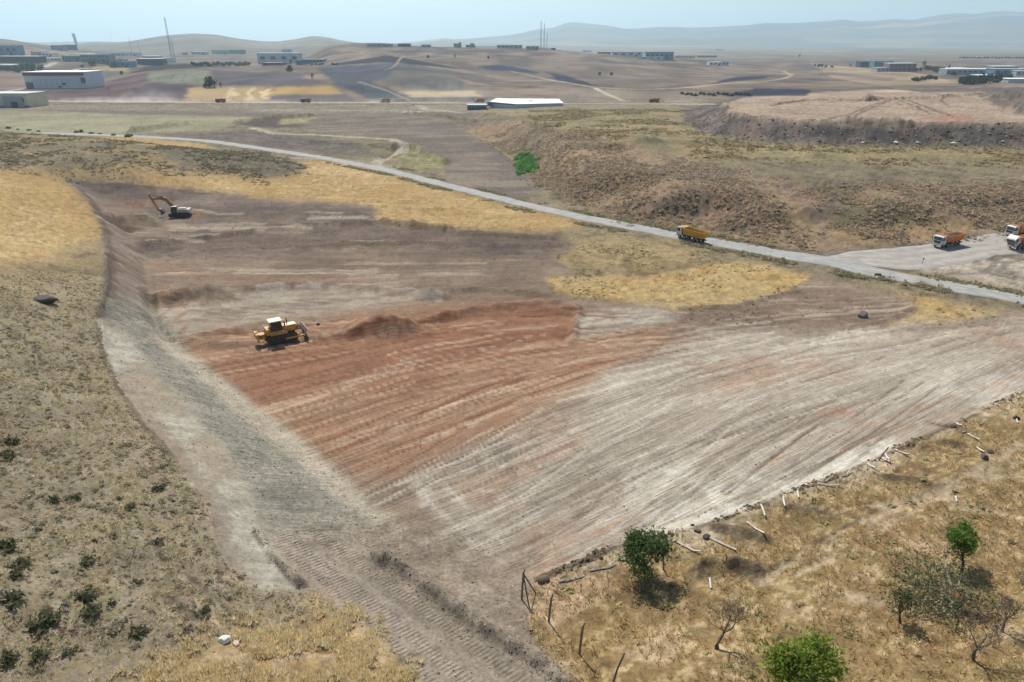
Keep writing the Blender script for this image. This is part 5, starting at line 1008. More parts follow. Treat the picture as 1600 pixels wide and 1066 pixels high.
# ---- excavator (x towards the bucket)
def track(s, L, r, w, y, name='track'):
    pr = [(L/2 * math.cos(a) * 0 + (L/2 - r) * (1 if -math.pi/2 <= a <= math.pi/2 else -1) + r * math.cos(a), r + r * math.sin(a)) for a in np.linspace(-math.pi/2, 1.5 * math.pi, 25)[:-1]]
    MB_ = MB(); MB_.prism(pr, y - w/2, y + w/2); tr_ = MB_.build(name, mat('track_steel', (62,58,56), .7, var=.3, scale=7, dirt=(112,90,74), dirtk=.6), s)
    g = MB(); n = int((2 * (L - 2 * r) + 2 * math.pi * r) / .26); per = 2 * (L - 2*r) + 2 * math.pi * r; st = L - 2 * r
    for i in range(n):
        d = per * i / n
        if d < st: x, z, a = -st/2 + d, 2*r, 0
        elif d < st + math.pi * r: a = (d - st) / r; x, z = st/2 + r * math.sin(a), r + r * math.cos(a)
        elif d < 2*st + math.pi * r: a = math.pi; x, z = st/2 - (d - st - math.pi * r), 0
        else: a = math.pi + (d - 2*st - math.pi*r) / r; x, z = -st/2 + r * math.sin(a), r + r * math.cos(a)
        g.box((x, y, z), (.16, w + .06, .09), ry=a)
    g.build('track_shoes', BLK, tr_)
    for x in np.linspace(-L/2 + r, L/2 - r, 6): MB().tube([(x, y - w/2 - .03, r * .8), (x, y + w/2 + .03, r * .8)], r * .42, 10).build('roller', BLK, tr_)
    return tr_
x, y, z = at(281, 338); ex = thing('excavator', 'tracked excavator with ochre boom raised and grey white body, at the far pit', 'excavator', (x, y, z + .05), math.pi + .06)
for s in (-1, 1): track(ex, 5.2, .52, .62, s * 1.25)
MB().box((0, 0, .75), (2.6, 1.9, .5)).tube([(0, 0, .9), (0, 0, 1.25)], .75, 16).build('undercarriage', BLK, ex)
LG = mat('light_grey_paint', (178,172,150), .5, var=.08, dirt=(150,134,116), dirtk=.4)
ho = MB(); ho.box((-1.1, 0, 1.75), (3.6, 2.7, .95)); ho.box((1.0, -.75, 1.55), (1.0, 1.1, .55)); ho.box((-1.3, .2, 2.35), (2.2, 1.9, .35), top=(.9, .85)); ho.build('body', LG, ex, bevel=.06)
MB().prism([(-2.9, 1.15), (-2.9, 2.3), (-3.25, 2.1), (-3.35, 1.6), (-3.2, 1.2)], -1.3, 1.3).build('counterweight', WHITE, ex, bevel=.05)
cb = MB(); cb.prism([(.05, 1.3), (1.75, 1.3), (1.8, 2.0), (1.45, 3.0), (.05, 3.0)], .32, 1.36); cabo = cb.build('cab', mat('dark_cab', (66,80,76), .5, var=.1), ex, bevel=.03)
MB().box((.78, .84, 3.04), (1.5, 1.12, .09)).build('cab_roof', WHITE, cabo)
for yy in (.31, 1.37): MB().prism([(.2, 1.9), (1.65, 1.9), (1.4, 2.88), (.2, 2.88)], yy - .012, yy + .012).build('side_window', GLASS, cabo)
MB().add([(1.83,.42,2.0),(1.83,1.26,2.0),(1.5,1.26,2.9),(1.5,.42,2.9)], [(0,1,2,3)]).build('windscreen', GLASS, cabo)
def arm(name, path, w, m, parent):     # side profile (x, z, half depth)
    up = [(p[0] + p[3] * p[2], p[1] + p[4] * p[2]) for p in path]; dn = [(p[0] - p[3] * p[2], p[1] - p[4] * p[2]) for p in path]; b = MB()
    n = len(path); vs = [(a, -w/2, c) for a, c in up] + [(a, -w/2, c) for a, c in dn] + [(a, w/2, c) for a, c in up] + [(a, w/2, c) for a, c in dn]; fs = []
    for i in range(n - 1): fs += [(i, i+1, n+i+1, n+i), (2*n+i, 3*n+i, 3*n+i+1, 2*n+i+1), (i, 2*n+i, 2*n+i+1, i+1), (n+i, n+i+1, 3*n+i+1, 3*n+i)]
    fs += [(0, n, 3*n, 2*n), (n-1, 3*n-1, 4*n-1, 2*n-1)]; b.add(vs, fs); return b.build(name, m, parent)
OB = mat('ochre_boom', (176,124,64), .6, var=.15, scale=2, dirt=(120,90,66), dirtk=.6)
arm('boom', [(.6, 1.6, .28, -.8, .6), (1.8, 3.6, .42, -.8, .6), (3.1, 5.0, .52, -.5, .87), (4.6, 5.3, .40, -.05, 1), (7.0, 5.15, .26, .05, 1)], .5, OB, ex).location = (0, -.1, 0)
arm('stick', [(7.6, 6.6, .16, .95, .3), (7.15, 5.5, .42, .95, .3), (6.7, 4.2, .30, .95, .3), (5.8, 2.1, .18, .95, .3)], .4, OB, ex).location = (0, -.1, 0)
bk = MB(); bk.prism([(5.95, 2.1), (5.5, 2.35), (4.8, 2.1), (4.35, 1.4), (4.5, .7), (5.2, .55), (5.0, .9), (4.95, 1.4), (5.3, 1.8)], -.75, .6); bo = bk.build('bucket', mat('bucket_steel', (74,68,64), .6, var=.25, scale=4, dirt=(120,92,72), dirtk=.5), ex); tb = MB()
for k in range(5): tb.box((5.25, -.65 + k * .29, .55), (.3, .1, .08), ry=.3)
tb.build('teeth', STEEL, bo)
for pts, r in (([(1.2, .2, 1.5), (2.9, .2, 4.4)], .12), ([(1.2, -.5, 1.5), (2.9, -.5, 4.4)], .12), ([(3.6, -.1, 5.7), (5.6, -.1, 5.9)], .13), ([(5.6, -.1, 5.9), (7.45, -.1, 6.5)], .07), ([(7.2, -.1, 5.0), (6.3, -.1, 3.0)], .11), ([(6.3, -.1, 3.0), (5.6, -.1, 2.2)], .06)): MB().tube(pts, r, 8).build('cylinder', STEEL, ex)
# ---- bulldozer (x towards the blade)
x, y, z = at(440, 530); rz = at_pair((418, 533), (470, 520)); dz = thing('bulldozer', 'yellow bulldozer with cream cab roof working on the red soil', 'bulldozer', (x, y, z + .05), rz)
for s in (-1, 1): track(dz, 5.0, .62, .66, s * 1.25)
MB().box((0, 0, 1.1), (4.4, 1.8, .7)).build('chassis', BLK, dz)
MB().prism([(.3, 1.3), (2.75, 1.3), (2.85, 1.6), (2.75, 2.35), (.3, 2.55)], -.72, .72).build('hood', YEL, dz, bevel=.05)
MB().box((2.86, 0, 1.85), (.06, 1.2, .85)).build('grille', BLK, dz); MB().box((1.5, 0, 2.50), (2.2, 1.3, .06)).build('hood_top', CREAM, dz)
for s in (-1, 1):
    MB().prism([(-1.9, 1.3), (.9, 1.3), (.9, 1.7), (.2, 1.95), (-1.9, 2.0)], s * 1.05 - .32, s * 1.05 + .32).build('fender', YEL, dz, bevel=.04)
MB().box((-2.1, 0, 1.9), (.75, 1.9, 1.1)).build('fuel_tank', YEL, dz, bevel=.06)
cb = MB(); cb.prism([(-1.6, 1.9), (.15, 1.9), (.3, 2.4), (.05, 3.55), (-1.55, 3.55)], -.8, .8); cabo = cb.build('cab', mat('cab_frame', (72,78,74), .5, var=.1), dz, bevel=.03)
MB().box((-.75, 0, 3.64), (2.25, 2.0, .14), top=(.94, .92)).build('cab_roof', CREAM, cabo, bevel=.03)
for s in (-1, 1): MB().prism([(-1.45, 2.45), (-.75, 2.45), (-.75, 3.45), (-1.45, 3.45)], s * .81 - .012, s * .81 + .012).prism([(-.6, 2.2), (.15, 2.45), (-.0, 3.45), (-.6, 3.45)], s * .81 - .012, s * .81 + .012).build('side_window', GLASS, cabo)
MB().box((-1.6, 0, 2.95), (.03, 1.3, .9)).build('rear_window', GLASS, cabo)
MB().tube([(1.3, .35, 2.5), (1.3, .35, 3.35), (1.2, .38, 3.5)], .09, 8).build('exhaust', BLK, dz); MB().tube([(.75, -.3, 2.5), (.75, -.3, 3.0)], .14, 8).tube([(.75, -.3, 3.0), (.75, -.3, 3.12)], [.2, .16], 8).build('air_intake', BLK, dz)
bl = [(3.75 + .28 * math.cos(a) * 0 + .35 * (math.sin(a) ** 2) * -1 + .35, .15 + 1.6 * i / 8) for i, a in enumerate(np.linspace(0, math.pi, 9))]; pr = bl + [(p[0] - .12, p[1]) for p in reversed(bl)]
b_ = MB(); b_.prism(pr, -2.05, 2.05); bo = b_.build('blade', mat('blade_steel', (128,116,106), .45, metal=.2, var=.25, scale=2, dirt=(150,100,74), dirtk=.5), dz); MB().box((4.08, 0, .14), (.18, 4.1, .16)).build('cutting_edge', STEEL, bo)
for s in (-1, 1):
    MB().box((2.2, s * 1.78, .62), (3.6, .2, .3)).build('push_arm', YEL, dz); MB().tube([(2.5, s * .85, 2.05), (3.75, s * .95, 1.1)], .10, 8).build('lift_cylinder', STEEL, dz)
rp = MB(); rp.box((-3.15, 0, 1.5), (1.4, 1.3, .3)).box((-3.15, 0, .9), (1.2, 1.2, .2)).box((-3.95, 0, 1.55), (.55, 2.0, .75)).build('ripper_frame', YEL, dz, bevel=.04); sh = MB(); sh.prism([(-4.1, 2.1), (-3.8, 2.1), (-3.75, .5), (-3.45, .05), (-3.9, .3)], -.15, .15).build('ripper_shank', STEEL, dz)
for s in (-1, 1): MB().tube([(-2.4, s * .6, 1.8), (-3.9, s * .6, 1.1)], .09, 8).build('ripper_cylinder', STEEL, dz)
for px, py, s in ((0,0,-1), (0,0,1)): MB().box((-2.5, s * .7, 2.62), (.14, .3, .2)).build('work_light', LAMP, dz)
# ---- roadside signs
x, y, z = at(1370, 437); t = thing('road_sign', 'small brown board on two legs beside the road junction', 'sign', (x, y, z), -.1); MB().box((0, 0, 1.15), (1.35, .06, .55)).build('board', mat('brown_board', (128,104,86), .8), t)
for s in (-.55, .55): MB().box((s, .04, .45), (.08, .06, .95)).build('post', mat('sign_post', (112,100,90), .8), t)
x, y, z = at(1441, 413); t = thing('marker_post', 'thin marker post with a small dark plate south of the side road', 'marker', (x, y, z), 0); MB().tube([(0, 0, -.1), (0, 0, 1.5)], .05, 6).build('post', BLK, t); MB().box((0, -.05, 1.35), (.4, .04, .3)).build('plate', mat('brown_board', (128,104,86)), t)
# ------------------------------------------------------------------ far buildings, masts, trees
BW = {k: mat('wall_' + k, c, .8, var=.08, scale=.08) for k, c in dict(white=(214,216,214), grey=(158,164,166), blue=(110,140,160), dark=(72,76,84), tan=(184,164,140), green=(120,144,140), cream=(206,200,170), brown=(120,110,104), pale=(190,196,196)).items()}
BR = {k: mat('roof_' + k, c, .6, var=.06, scale=.05) for k, c in dict(white=(244,246,246), grey=(178,186,186), dark=(92,96,104), red=(134,76,74), blue=(96,130,156), cream=(224,220,204)).items()}
def building(label, x0, x1, yb, yt, wall='white', roof='white', depth=30, storeys=1, rz=0, wins=6, door=True, band=None, gable=0, D=None, group=None, cat='building', name='building', parap=0, sink=4):
    cx = (x0 + x1) / 2
    X, Y, Zb = at(cx, yb)
    if D and Y < 900: a, dy, dz_ = raydir(cx, yb); X, Y, Zb = D * a / dy, D, CAM_H + D * dz_ / dy
    dep = Y * cp + (CAM_H - Zb) * sp; w = (x1 - x0) / FPX * dep; h = (yb - yt) / FPX * dep / math.cos(PITCH) * .98
    t = thing(name, label, cat, (X, Y, Zb), rz, group); d = depth
    MB().box((0, d / 2, h / 2 - sink / 2), (w, d, h + sink)).build('wall', BW[wall], t)
    r = MB()
    if gable: r.add([(-w/2 - .4, -.4, h), (w/2 + .4, -.4, h), (w/2 + .4, d + .4, h), (-w/2 - .4, d + .4, h), (-w/2 - .4, d/2, h + gable), (w/2 + .4, d/2, h + gable)], [(0,1,5,4), (2,3,4,5), (0,4,3), (1,2,5), (3,2,1,0)])
    else: r.box((0, d / 2, h + .25), (w + .8, d + .8, .5))
    r.build('roof', BR[roof], t)
    if band: MB().box((0, -.12, h - .09 * h * 1.2), (w + .3, .3, h * .2)).build('fascia', BR[band], t)
    if wins:
        for s in range(storeys):
            zc = h * (s + .55) / storeys
            for k in range(wins):
                xw = (k + .5) / wins * w - w / 2; MB().box((xw, -.06, zc), (w / wins * .45, .16, h / storeys * .3)).build('window', BW['dark'], t)
    if door: MB().box((w * .28, -.08, h * .2), (min(5, w * .14), .2, h * .4)).build('door', BW['dark'], t)
    return t
# the two big sheds at the left and the warehouse in the middle
b = building('grey shed with pale roof cut off by the left edge, beside the haul road', -60, 46, 168, 149.5, 'cream', 'grey', 26, wins=5, door=False, name='shed'); h0 = 0
X, Y, Zb = b.location; s = (Y * cp + (CAM_H - Zb) * sp) / FPX; MB().box((30.5 * s, -.3, 4.6 * s * 1.0 + 3.5 * s), (30 * s, .8, 16 * s)).build('annex', BW['grey'], b); MB().box((32 * s, -.8, 4.2 * s), (10 * s, .3, 8.2 * s)).build('door', BW['dark'], b); MB().box((24 * s, -.15, 1.5 * s), (60 * s, .3, 3 * s)).build('plinth', BW['blue'], b)
b = building('long white factory hall with dark red roof band, left side', 43, 134, 138.5, 116.5, 'white', 'white', 45, wins=0, door=False, band='red', name='factory_hall', rz=.06)
X, Y, Zb = b.location; s = (Y * cp + (CAM_H - Zb) * sp) / FPX
for a_, z_, w_, h_ in ((-39, 4.5, 11, 9.5), (43, 12, 7, 8)): MB().box((a_ * s, -.2, z_ * s), (w_ * s, .5, h_ * s)).build('loading_door', BW['brown'], b)
for a_ in np.linspace(-30, 36, 9): MB().box((a_ * s, -.12, 8 * s), (.8 * s, .25, 12 * s)).build('wall_strip', BW['pale'], b)
for a_, z_ in ((12, 6.5), (6, 2.5), (14, 7.2)): MB().box((a_ * s, -.2, z_ * s), (4 * s, .4, 2.2 * s)).build('window', BW['dark'], b)
X, Y, Zb = at(822, 168.5); s = (Y * cp + (CAM_H - Zb) * sp) / FPX; b = thing('warehouse', 'wide low warehouse with a bright white roof behind the scrub bank', 'building', (X, Y + 5, Zb), 0)
L = [(-57, 0), (-16, -22), (58, -14), (22, 44), (-30, 40)]; k = s; base = [(-57*k, 14), (-17*k, -8), (58*k, 2), (56*k, 44), (-48*k, 48)]; hz = 3.0
n = len(base); MB().add([(a, c, -4) for a, c in base] + [(a, c, hz) for a, c in base], [tuple(range(n, 2*n))] + [(i, (i+1) % n, n + (i+1) % n, n + i) for i in range(n)]).build('wall', BW['pale'], b)
ct = (2*k, 22); MB().add([(a + (.6 if a > 0 else -.6), c + (-.6 if c < 20 else .6), hz + .02) for a, c in base] + [(-20*k, 22, hz + 1.7), (26*k, 22, hz + 1.7)], [(0,1,5), (1,2,6,5), (2,3,6), (3,4,5,6), (4,0,5)]).build('roof', BR['white'], b)
MB().tube([(-57*k, 13.6, hz - .3), (-17*k, -8.4, hz - .3)], .55, 4).build('fascia', BR['dark'], b); MB().box((-60*k, 12, 1.6), (6*k, 6, 3.4)).build('annex', BW['blue'], b); MB().box((8*k, 12, hz + 1.2), (6*k, 2.6, .5)).build('skylight', BR['dark'], b)
X, Y, Zb = at(745, 172); t = thing('lean_to', 'low grey green row of sheds left of the white roofed warehouse', 'shed', (X, Y, Zb)); w = 30 * s; MB().box((0, 6, 1.2), (w, 10, 4.5)).build('wall', BW['green'], t); MB().box((0, 6, 3.6), (w + 1, 11, .3)).build('roof', BR['grey'], t)
for i in range(9): MB().box((-w/2 + (i + .5) * w / 9, .9, 1.2), (w / 9 * .6, .2, 2.4)).build('opening', BW['dark'], t)
FB = [
 ('big teal grey hall on the left skyline, cut by the left edge', -20, 29, 86, 73.5, 'blue', 'blue', 5, 1), ('long flat hall with white roof at the far left', 0, 62, 97.5, 89.5, 'dark', 'white', 0, 1), ('pale apartment like block above the white roofed long hall', 49, 66, 87.5, 82, 'pale', 'blue', 5, 2), ('low pale annex right of the pale block at the far left', 66, 82, 88.5, 84, 'white', 'grey', 3, 1),
 ('cream gable house beside the long flat hall', 63, 70, 96.5, 91.5, 'cream', 'cream', 1, 1), ('small white hut left of the tree row, far left', 70, 80, 95, 92, 'white', 'white', 1, 1), ('small white hut by the pale lane', 80, 90, 95.5, 91.5, 'white', 'white', 2, 1), ('narrow white roofed strip behind the dark tree row', -5, 19, 104, 102, 'pale', 'white', 0, 1),
 ('dark blue hall with several roofs on the left skyline', 80, 99, 78.5, 72.2, 'blue', 'dark', 4, 2), ('darker right half of the skyline hall', 99, 115, 78.5, 71.5, 'dark', 'dark', 3, 2), ('pale green hall in the middle of the industrial estate', 98, 128, 96.5, 88.5, 'green', 'grey', 6, 1), ('long pale factory with a light roof edge', 110, 145, 93, 86, 'pale', 'white', 9, 1),
 ('blue green factory right of the long pale factory', 128, 172, 98, 87, 'green', 'grey', 7, 2), ('row of small pale units behind the factories', 150, 195, 87, 83, 'pale', 'grey', 9, 1), ('pale units left of the two thin masts', 192, 216, 88, 83, 'white', 'blue', 7, 1), ('dark blue hall behind the dark trees', 172, 205, 105.5, 97.5, 'blue', 'dark', 4, 1),
 ('dark hall with layered white roof by the tall mast', 215, 254, 102, 93.5, 'dark', 'white', 5, 1), ('white upper storey standing on the dark hall roof', 222, 247, 93.2, 88.5, 'pale', 'white', 0, 1), ('pair of white roofed strips left of the tall mast', 254, 268, 97, 91, 'white', 'white', 0, 1),
 ('tiny grey house on the slope right of the tall mast', 285, 292, 86, 83, 'grey', 'dark', 1, 1), ('low white roofed hall on the far left slope', 299, 322, 85.5, 81.8, 'grey', 'white', 3, 1), ('dark teal long hall left half', 331, 356, 85, 79.5, 'green', 'dark', 4, 1), ('dark long hall right half, with sloping roof', 356, 381, 84.5, 79, 'dark', 'dark', 0, 1),
 ('big pale blue hall with bright roof edge below the blue hills', 403, 469, 99.5, 85.5, 'pale', 'white', 4, 1), ('dark blue shed against the big pale hall', 463, 476, 101.5, 95.5, 'blue', 'dark', 2, 1), ('reddish low shed in front of the big pale hall', 410, 440, 102, 99, 'brown', 'red', 0, 1), ('small pale house above the big pale hall', 441, 454, 83, 78, 'green', 'grey', 2, 1), ('low blue sheds right of the big pale hall', 470, 505, 98.5, 94, 'blue', 'blue', 6, 1),
 ('tan hall on the middle skyline, leftmost', 573, 612, 73, 69.4, 'tan', 'grey', 5, 1), ('dark flat hall on the middle skyline', 622, 640, 73.5, 69.2, 'dark', 'dark', 4, 1), ('small grey house on the skyline', 658, 672, 74, 70.8, 'grey', 'grey', 2, 1), ('twin block with a chimney tower on the skyline', 709, 718, 74.5, 69.2, 'grey', 'grey', 2, 2), ('taller narrow tower of the twin block', 717, 720.5, 74.5, 67.5, 'grey', 'grey', 1, 3),
 ('cube shaped grey house on the skyline right of the twin block', 728, 742, 74.5, 71, 'green', 'grey', 3, 1), ('small tower of the cube shaped house', 735, 741, 74.5, 69, 'green', 'grey', 1, 2), ('low dark hall on the skyline between the twin block and the masts', 742, 775, 75, 72.2, 'dark', 'grey', 6, 1), ('low pale hall just left of the twin masts', 776, 816, 75.8, 71.5, 'grey', 'grey', 6, 1),
 ('white edged shed at the foot of the twin masts', 822, 842, 78, 73, 'grey', 'white', 3, 1), ('small dark hut right of the twin masts', 861, 868, 78, 75.8, 'dark', 'dark', 1, 1), ('grey hut on the slope right of the masts', 910, 925, 81.8, 79.3, 'grey', 'blue', 2, 1), ('low brown roofed units on the right slope', 934, 958, 84.5, 81.8, 'tan', 'brown' if False else 'grey', 4, 1),
 ('white fronted hall on the hill crest, left one', 956, 1004, 88.5, 82.5, 'white', 'dark', 4, 1), ('larger hall with curved dark roof on the hill crest', 1008, 1052, 93, 83, 'green', 'dark', 6, 1), ('white shed in front of the curved roof hall', 1000, 1036, 92.5, 89.3, 'white', 'white', 3, 1), ('long grey units right of the curved roof hall', 1054, 1086, 91, 87.5, 'tan', 'grey', 7, 1), ('distant dark units on the plain', 1090, 1120, 90, 87.6, 'brown', 'dark', 5, 1),
 ('pink and white farm building on the ridge', 1108, 1128, 102.5, 98, 'white', 'cream', 3, 1), ('red roofed end of the ridge farm', 1128, 1138, 102.5, 97.5, 'pale', 'red', 2, 1),
 ('dark navy factory block on the right plain', 1344, 1365, 105, 97.5, 'dark', 'dark', 4, 2), ('teal factory wing right of the navy block', 1365, 1394, 105, 97.2, 'green', 'blue', 5, 1), ('brown factory block with white parapet', 1388, 1430, 112, 101, 'brown', 'white', 6, 2), ('low grey loading bay before the brown factory', 1370, 1408, 112, 107, 'grey', 'grey', 6, 1),
 ('long white roofed warehouse on the right plain', 1478, 1552, 117, 109.5, 'grey', 'white', 9, 1), ('bright white gable roof left of the long warehouse', 1484, 1512, 113, 107.5, 'white', 'white', 0, 1), ('hall with bright roof behind the long warehouse', 1552, 1590, 112, 105, 'grey', 'white', 5, 1), ('blue grey hall at the right edge of the plain', 1553, 1620, 117.5, 109.5, 'blue', 'grey', 6, 1),
 ('pale house at the right edge', 1587, 1612, 118, 112, 'pale', 'cream', 3, 1), ('long white roof behind the tip, right edge', 1575, 1660, 130, 124.5, 'pale', 'white', 0, 1), ('pale blue roofed shed behind the tip', 1427, 1478, 135, 129.5, 'blue', 'grey', 6, 1), ('second white roofed shed behind the tip, centre right', 1478, 1510, 134, 130, 'grey', 'white', 4, 1), ('small white roofed sheds among the trees of the plain', 1530, 1560, 122, 118.5, 'pale', 'white', 4, 1),
 ('faint white hall far out on the plain', 1118, 1130, 79, 77, 'white', 'white', 0, 1), ('faint white hall below the mountains at the right', 1528, 1542, 91, 89.2, 'white', 'white', 0, 1),
]
for l, a, b_, yb, yt, w, r, wn, st in FB: building(l, a, b_, yb, yt, w, r, depth=24 if (b_ - a) > 12 else 12, storeys=st, wins=wn, door=(b_ - a) > 14, D=(1750 if (a > 1420 and yb < 125) else 1350 if a > 1420 and yb >= 125 else None), group='buildings of the distant industrial estate')
# masts
def mast(label, px, yb, yt, w=1.6, kind=0):
    X, Y, Zb = at(px, yb); dep = Y * cp + (CAM_H - Zb) * sp; h = (yb - yt) / FPX * dep / cp; t = thing('radio_mast', label, 'mast', (X, Y, Zb), 0, 'masts on the hills'); m = mat('mast_grey', (108,106,108), .7); b = MB(); n = max(8, int(h / 4))
    leg = [(math.cos(a) * w, math.sin(a) * w) for a in (.5, 2.6, 4.7)]; r = max(.18, w * .12)
    for x, y in leg: b.tube([(x, y, -3), (x * .45, y * .45, h)], r, 4)
    for i in range(n):
        f = 1 - .55 * i / n; f2_ = 1 - .55 * (i + 1) / n
        for j in range(3): p, q = leg[j], leg[(j + 1) % 3]; b.tube([(p[0] * f, p[1] * f, h * i / n), (q[0] * f2_, q[1] * f2_, h * (i + 1) / n)], r * .7, 3)
    b.build('lattice', m, t); MB().tube([(0, 0, h), (0, 0, h * 1.05)], r * .7, 4).build('antenna', m, t)
    if kind:
        for z_ in (.55, .75, .95): MB().tube([(0, -w * .9, h * z_ - .8), (0, -w * .9, h * z_ + .8)], 1.0, 8).build('dish', BW['white'], t)
mast('tallest lattice mast standing on the ploughed hill at the left', 270, 99, 40, 2.6); mast('thin mast close behind the tallest lattice mast', 274, 97, 66, 1.6); mast('thin mast left of the pair above the estate', 206.5, 84, 63, 1.2); mast('thin mast right of the pair above the estate', 219, 85, 66, 1.2); mast('faint far mast on the blue hill', 175, 66, 52, 3)
mast('left mast of the twin masts on the middle skyline', 845, 77.5, 41, 1.7, 1); mast('right mast of the twin masts, slightly shorter', 850, 77.5, 44, 1.5, 1); mast('thinnest mast right of the twin masts', 854.5, 77.5, 57, .8)
X, Y, Zb = at(120.5, 72); t = thing('silo_tower', 'tall leaning pale tower on the left horizon', 'tower', (X, Y, Zb - 3)); dep = Y; h = 15.5 / FPX * Y; MB().tube([(0, 0, 0), (-h * .1, 0, h)], [h * .13, h * .12], 12).build('shaft', BW['grey'], t); MB().tube([(-h * .1, 0, h), (-h * .11, 0, h * 1.1)], [h * .15, h * .13], 12).build('head', BW['pale'], t)
# trees of the distant land
def farcrown(n, hh, w, R, cols):
    v = R.randn(n, 3); v /= np.linalg.norm(v, axis=1)[:, None]; lob = R.randn(6, 3) * .35; p = v * (.55 + .4 * R.rand(n, 1)) * .75 + lob[R.randint(0, 6, n)]; p = p * np.array([w, w, hh * .45]) + np.array([0, 0, hh * .58]); q = R.randn(n, 3, 3) * (w * .24); q -= q.mean(1, keepdims=True)
    c = 1.5 * np.array([alb(x) for x in cols])[R.randint(0, len(cols), n)]; return p[:, None, :] + q, c
GRN = [(56,70,52), (72,86,60), (48,60,48)]; protos = []
for k in range(5):
    R = np.random.RandomState(50 + k); w, hh = [(.5, 1), (.62, .9), (.2, 1.25), (.75, .8), (.28, 1.1)][k]; nm = 'far_tree'; t = thing(nm, 'tree', 'tree', (0, 0, 0), 0, 'distant trees around the estate')
    tr_, c_ = farcrown(150, hh, w, R, GRN); trimesh('crown', tr_, c_, LEAF, t); MB().tube([(0, 0, -.2), (0, 0, .3), (.03, .02, .6)], [.06, .045, .02], 5).build('trunk', BARK, t); protos.append(t)
used = [False] * 5
def ftree(label, px, yb, hpx, k):
    X, Y, Zb = at(px, yb)
    if px > 1420 and Y < 900: a_, dy_, dz_ = raydir(px, yb); X, Y, Zb = 1300 * a_ / dy_, 1300, CAM_H + 1300 * dz_ / dy_
    dep = Y * cp + (CAM_H - Zb) * sp; h = hpx / FPX * dep / cp; src = protos[k]
    if used[k]: r = dup(src, (X, Y, Zb), (0, 0, px * 1.7), label, scale=h)
    else: r = src; used[k] = True; r.location = (X, Y, Zb); r.scale = (h,) * 3; r['label'] = label
    return r
TL = 'one of the dark trees in the row above the long factory hall'
for i, (a, yb, h, k) in enumerate([(2,110,6,1),(7,110,6,3),(12,110.5,7,0),(16,110,6,1),(20,110,7,3),(24,112,8,0),(28,112,8,1),(33,110,9,2),(38,109,9,3),(61,109,7,3)]): ftree(TL, a, yb, h, k)
for l, a, yb, h, k in [('lowest small tree in front of the tree row, far left', 27, 114, 5, 0), ('biggest round dark tree above the long factory hall', 49, 114, 13, 1), ('tall narrow tree sticking out of the tree row, far left', 38.5, 108.5, 9, 4), ('round tree left of the dark blue hall in the estate', 145, 103, 10, 1), ('lone bush beside the pale lane crossing', 129, 105, 3, 3), ('dark tree beside the reddish factory corner', 191, 117, 5, 0),
                    ('big clump of bare dark trees above the striped stubble field', 327, 137, 15, 0), ('slim tree right of the bare dark clump', 336, 137, 9, 4), ('tiny tree right of the slim tree on the field edge', 345, 136.5, 6, 4), ('tiny shrub at the field edge left of the bare clump', 321, 137, 5, 1), ('square looking dark tree below the big pale hall', 454, 112, 9, 0), ('small dark cypress below the square looking tree', 488, 124, 7, 4),
                    ('single tree in the dip of the middle hill, left', 669, 91, 4, 0), ('single tree in the dip of the middle hill, second', 711, 91, 4, 4), ('single tree in the dip of the middle hill, third', 763, 92, 4, 0), ('left tree of the pair on the right hill slope', 937, 118, 4.5, 0), ('right tree of the pair on the right hill slope', 956, 118, 4.5, 0), ('lone tree on the far plain below the mountains', 1249, 90, 4, 4),
                    ('tall dark conifer at the right end of the brown factory', 1443, 107.5, 9, 4), ('slim poplar by the white gable roof', 1482, 113, 9, 2), ('thin pale poplar behind the tip', 1484, 134, 12, 2)]: ftree(l, a, yb, h, k)
for lab, L in (('dark green tree of the clump behind the reddish soil hill, left estate', [(132,116,6,1),(136,117,6,3),(141,117,6,0),(146,117,6,1),(151,116,5,3)]), ('tree of the dark wood in front of the dark blue hall', [(175,105,8,1),(180,106,9,0),(186,105,10,3),(192,104,10,1),(198,104,9,0),(204,105,8,3)]),
               ('tree of the long plantation below the dark long hall', [(300 + 4.2 * i, 101.5 + (i * 7 % 5) * .7 - .02 * i, 4.6, i % 4 if i % 4 != 2 else 1) for i in range(22)]), ('tree of the belt beside the brown factory, right plain', [(1432,112,5,0),(1438,111,5,1),(1448,109,6,1),(1453,110,6,3),(1458,111,6,0),(1463,112,7,1),(1468,113,7,3),(1473,115,8,0),(1478,116,6,1),(1487,117,5,3),(1491,118,5,1)]),
               ('tree of the small grove in front of the brown factory', [(1428,127,5,1),(1433,127,6,3),(1439,126,6,0),(1445,126,6,1),(1451,125,7,0),(1456,124,6,3),(1461,125,5,1)]), ('tree of the row behind the spoil tip, right plain', [(1503,131,10,1),(1509,132,12,0),(1514,132,12,3),(1522,130,10,1),(1528,131,11,0),(1534,130,10,1),(1541,130,12,3),(1547,129,12,0),(1553,129,11,1),(1559,129,13,0),(1565,126,9,1),(1572,124,8,3)]),
               ('small tree of the faint belt on the far plain', [(1500 + 5.5 * i, 91.5, 2.6, (0, 1, 3)[i % 3]) for i in range(19)]), ('small tree of the short row left of the navy factory', [(1273,104,3.4,0),(1279,105,4.5,1),(1284,105,4.5,0),(1290,105.5,3.5,1),(1300,105.5,3,3),(1329,103,2.6,0)]),
               ('shrub along the foot of the big pale hall, middle left', [(488,102,2.6,3),(494,102,3,1),(500,102,3,3),(505,101.5,3,1),(521,101.5,3,3),(526,101.3,2.6,3)]), ('small bush of the scrub belt behind the haul road, right', [(1066 + 7 * i, 148 + (i * 5 % 4) * .8, 4, (1, 3)[i % 2]) for i in range(16)])):
    for a, yb, h, k in L: ftree(lab, a, yb, h, k)
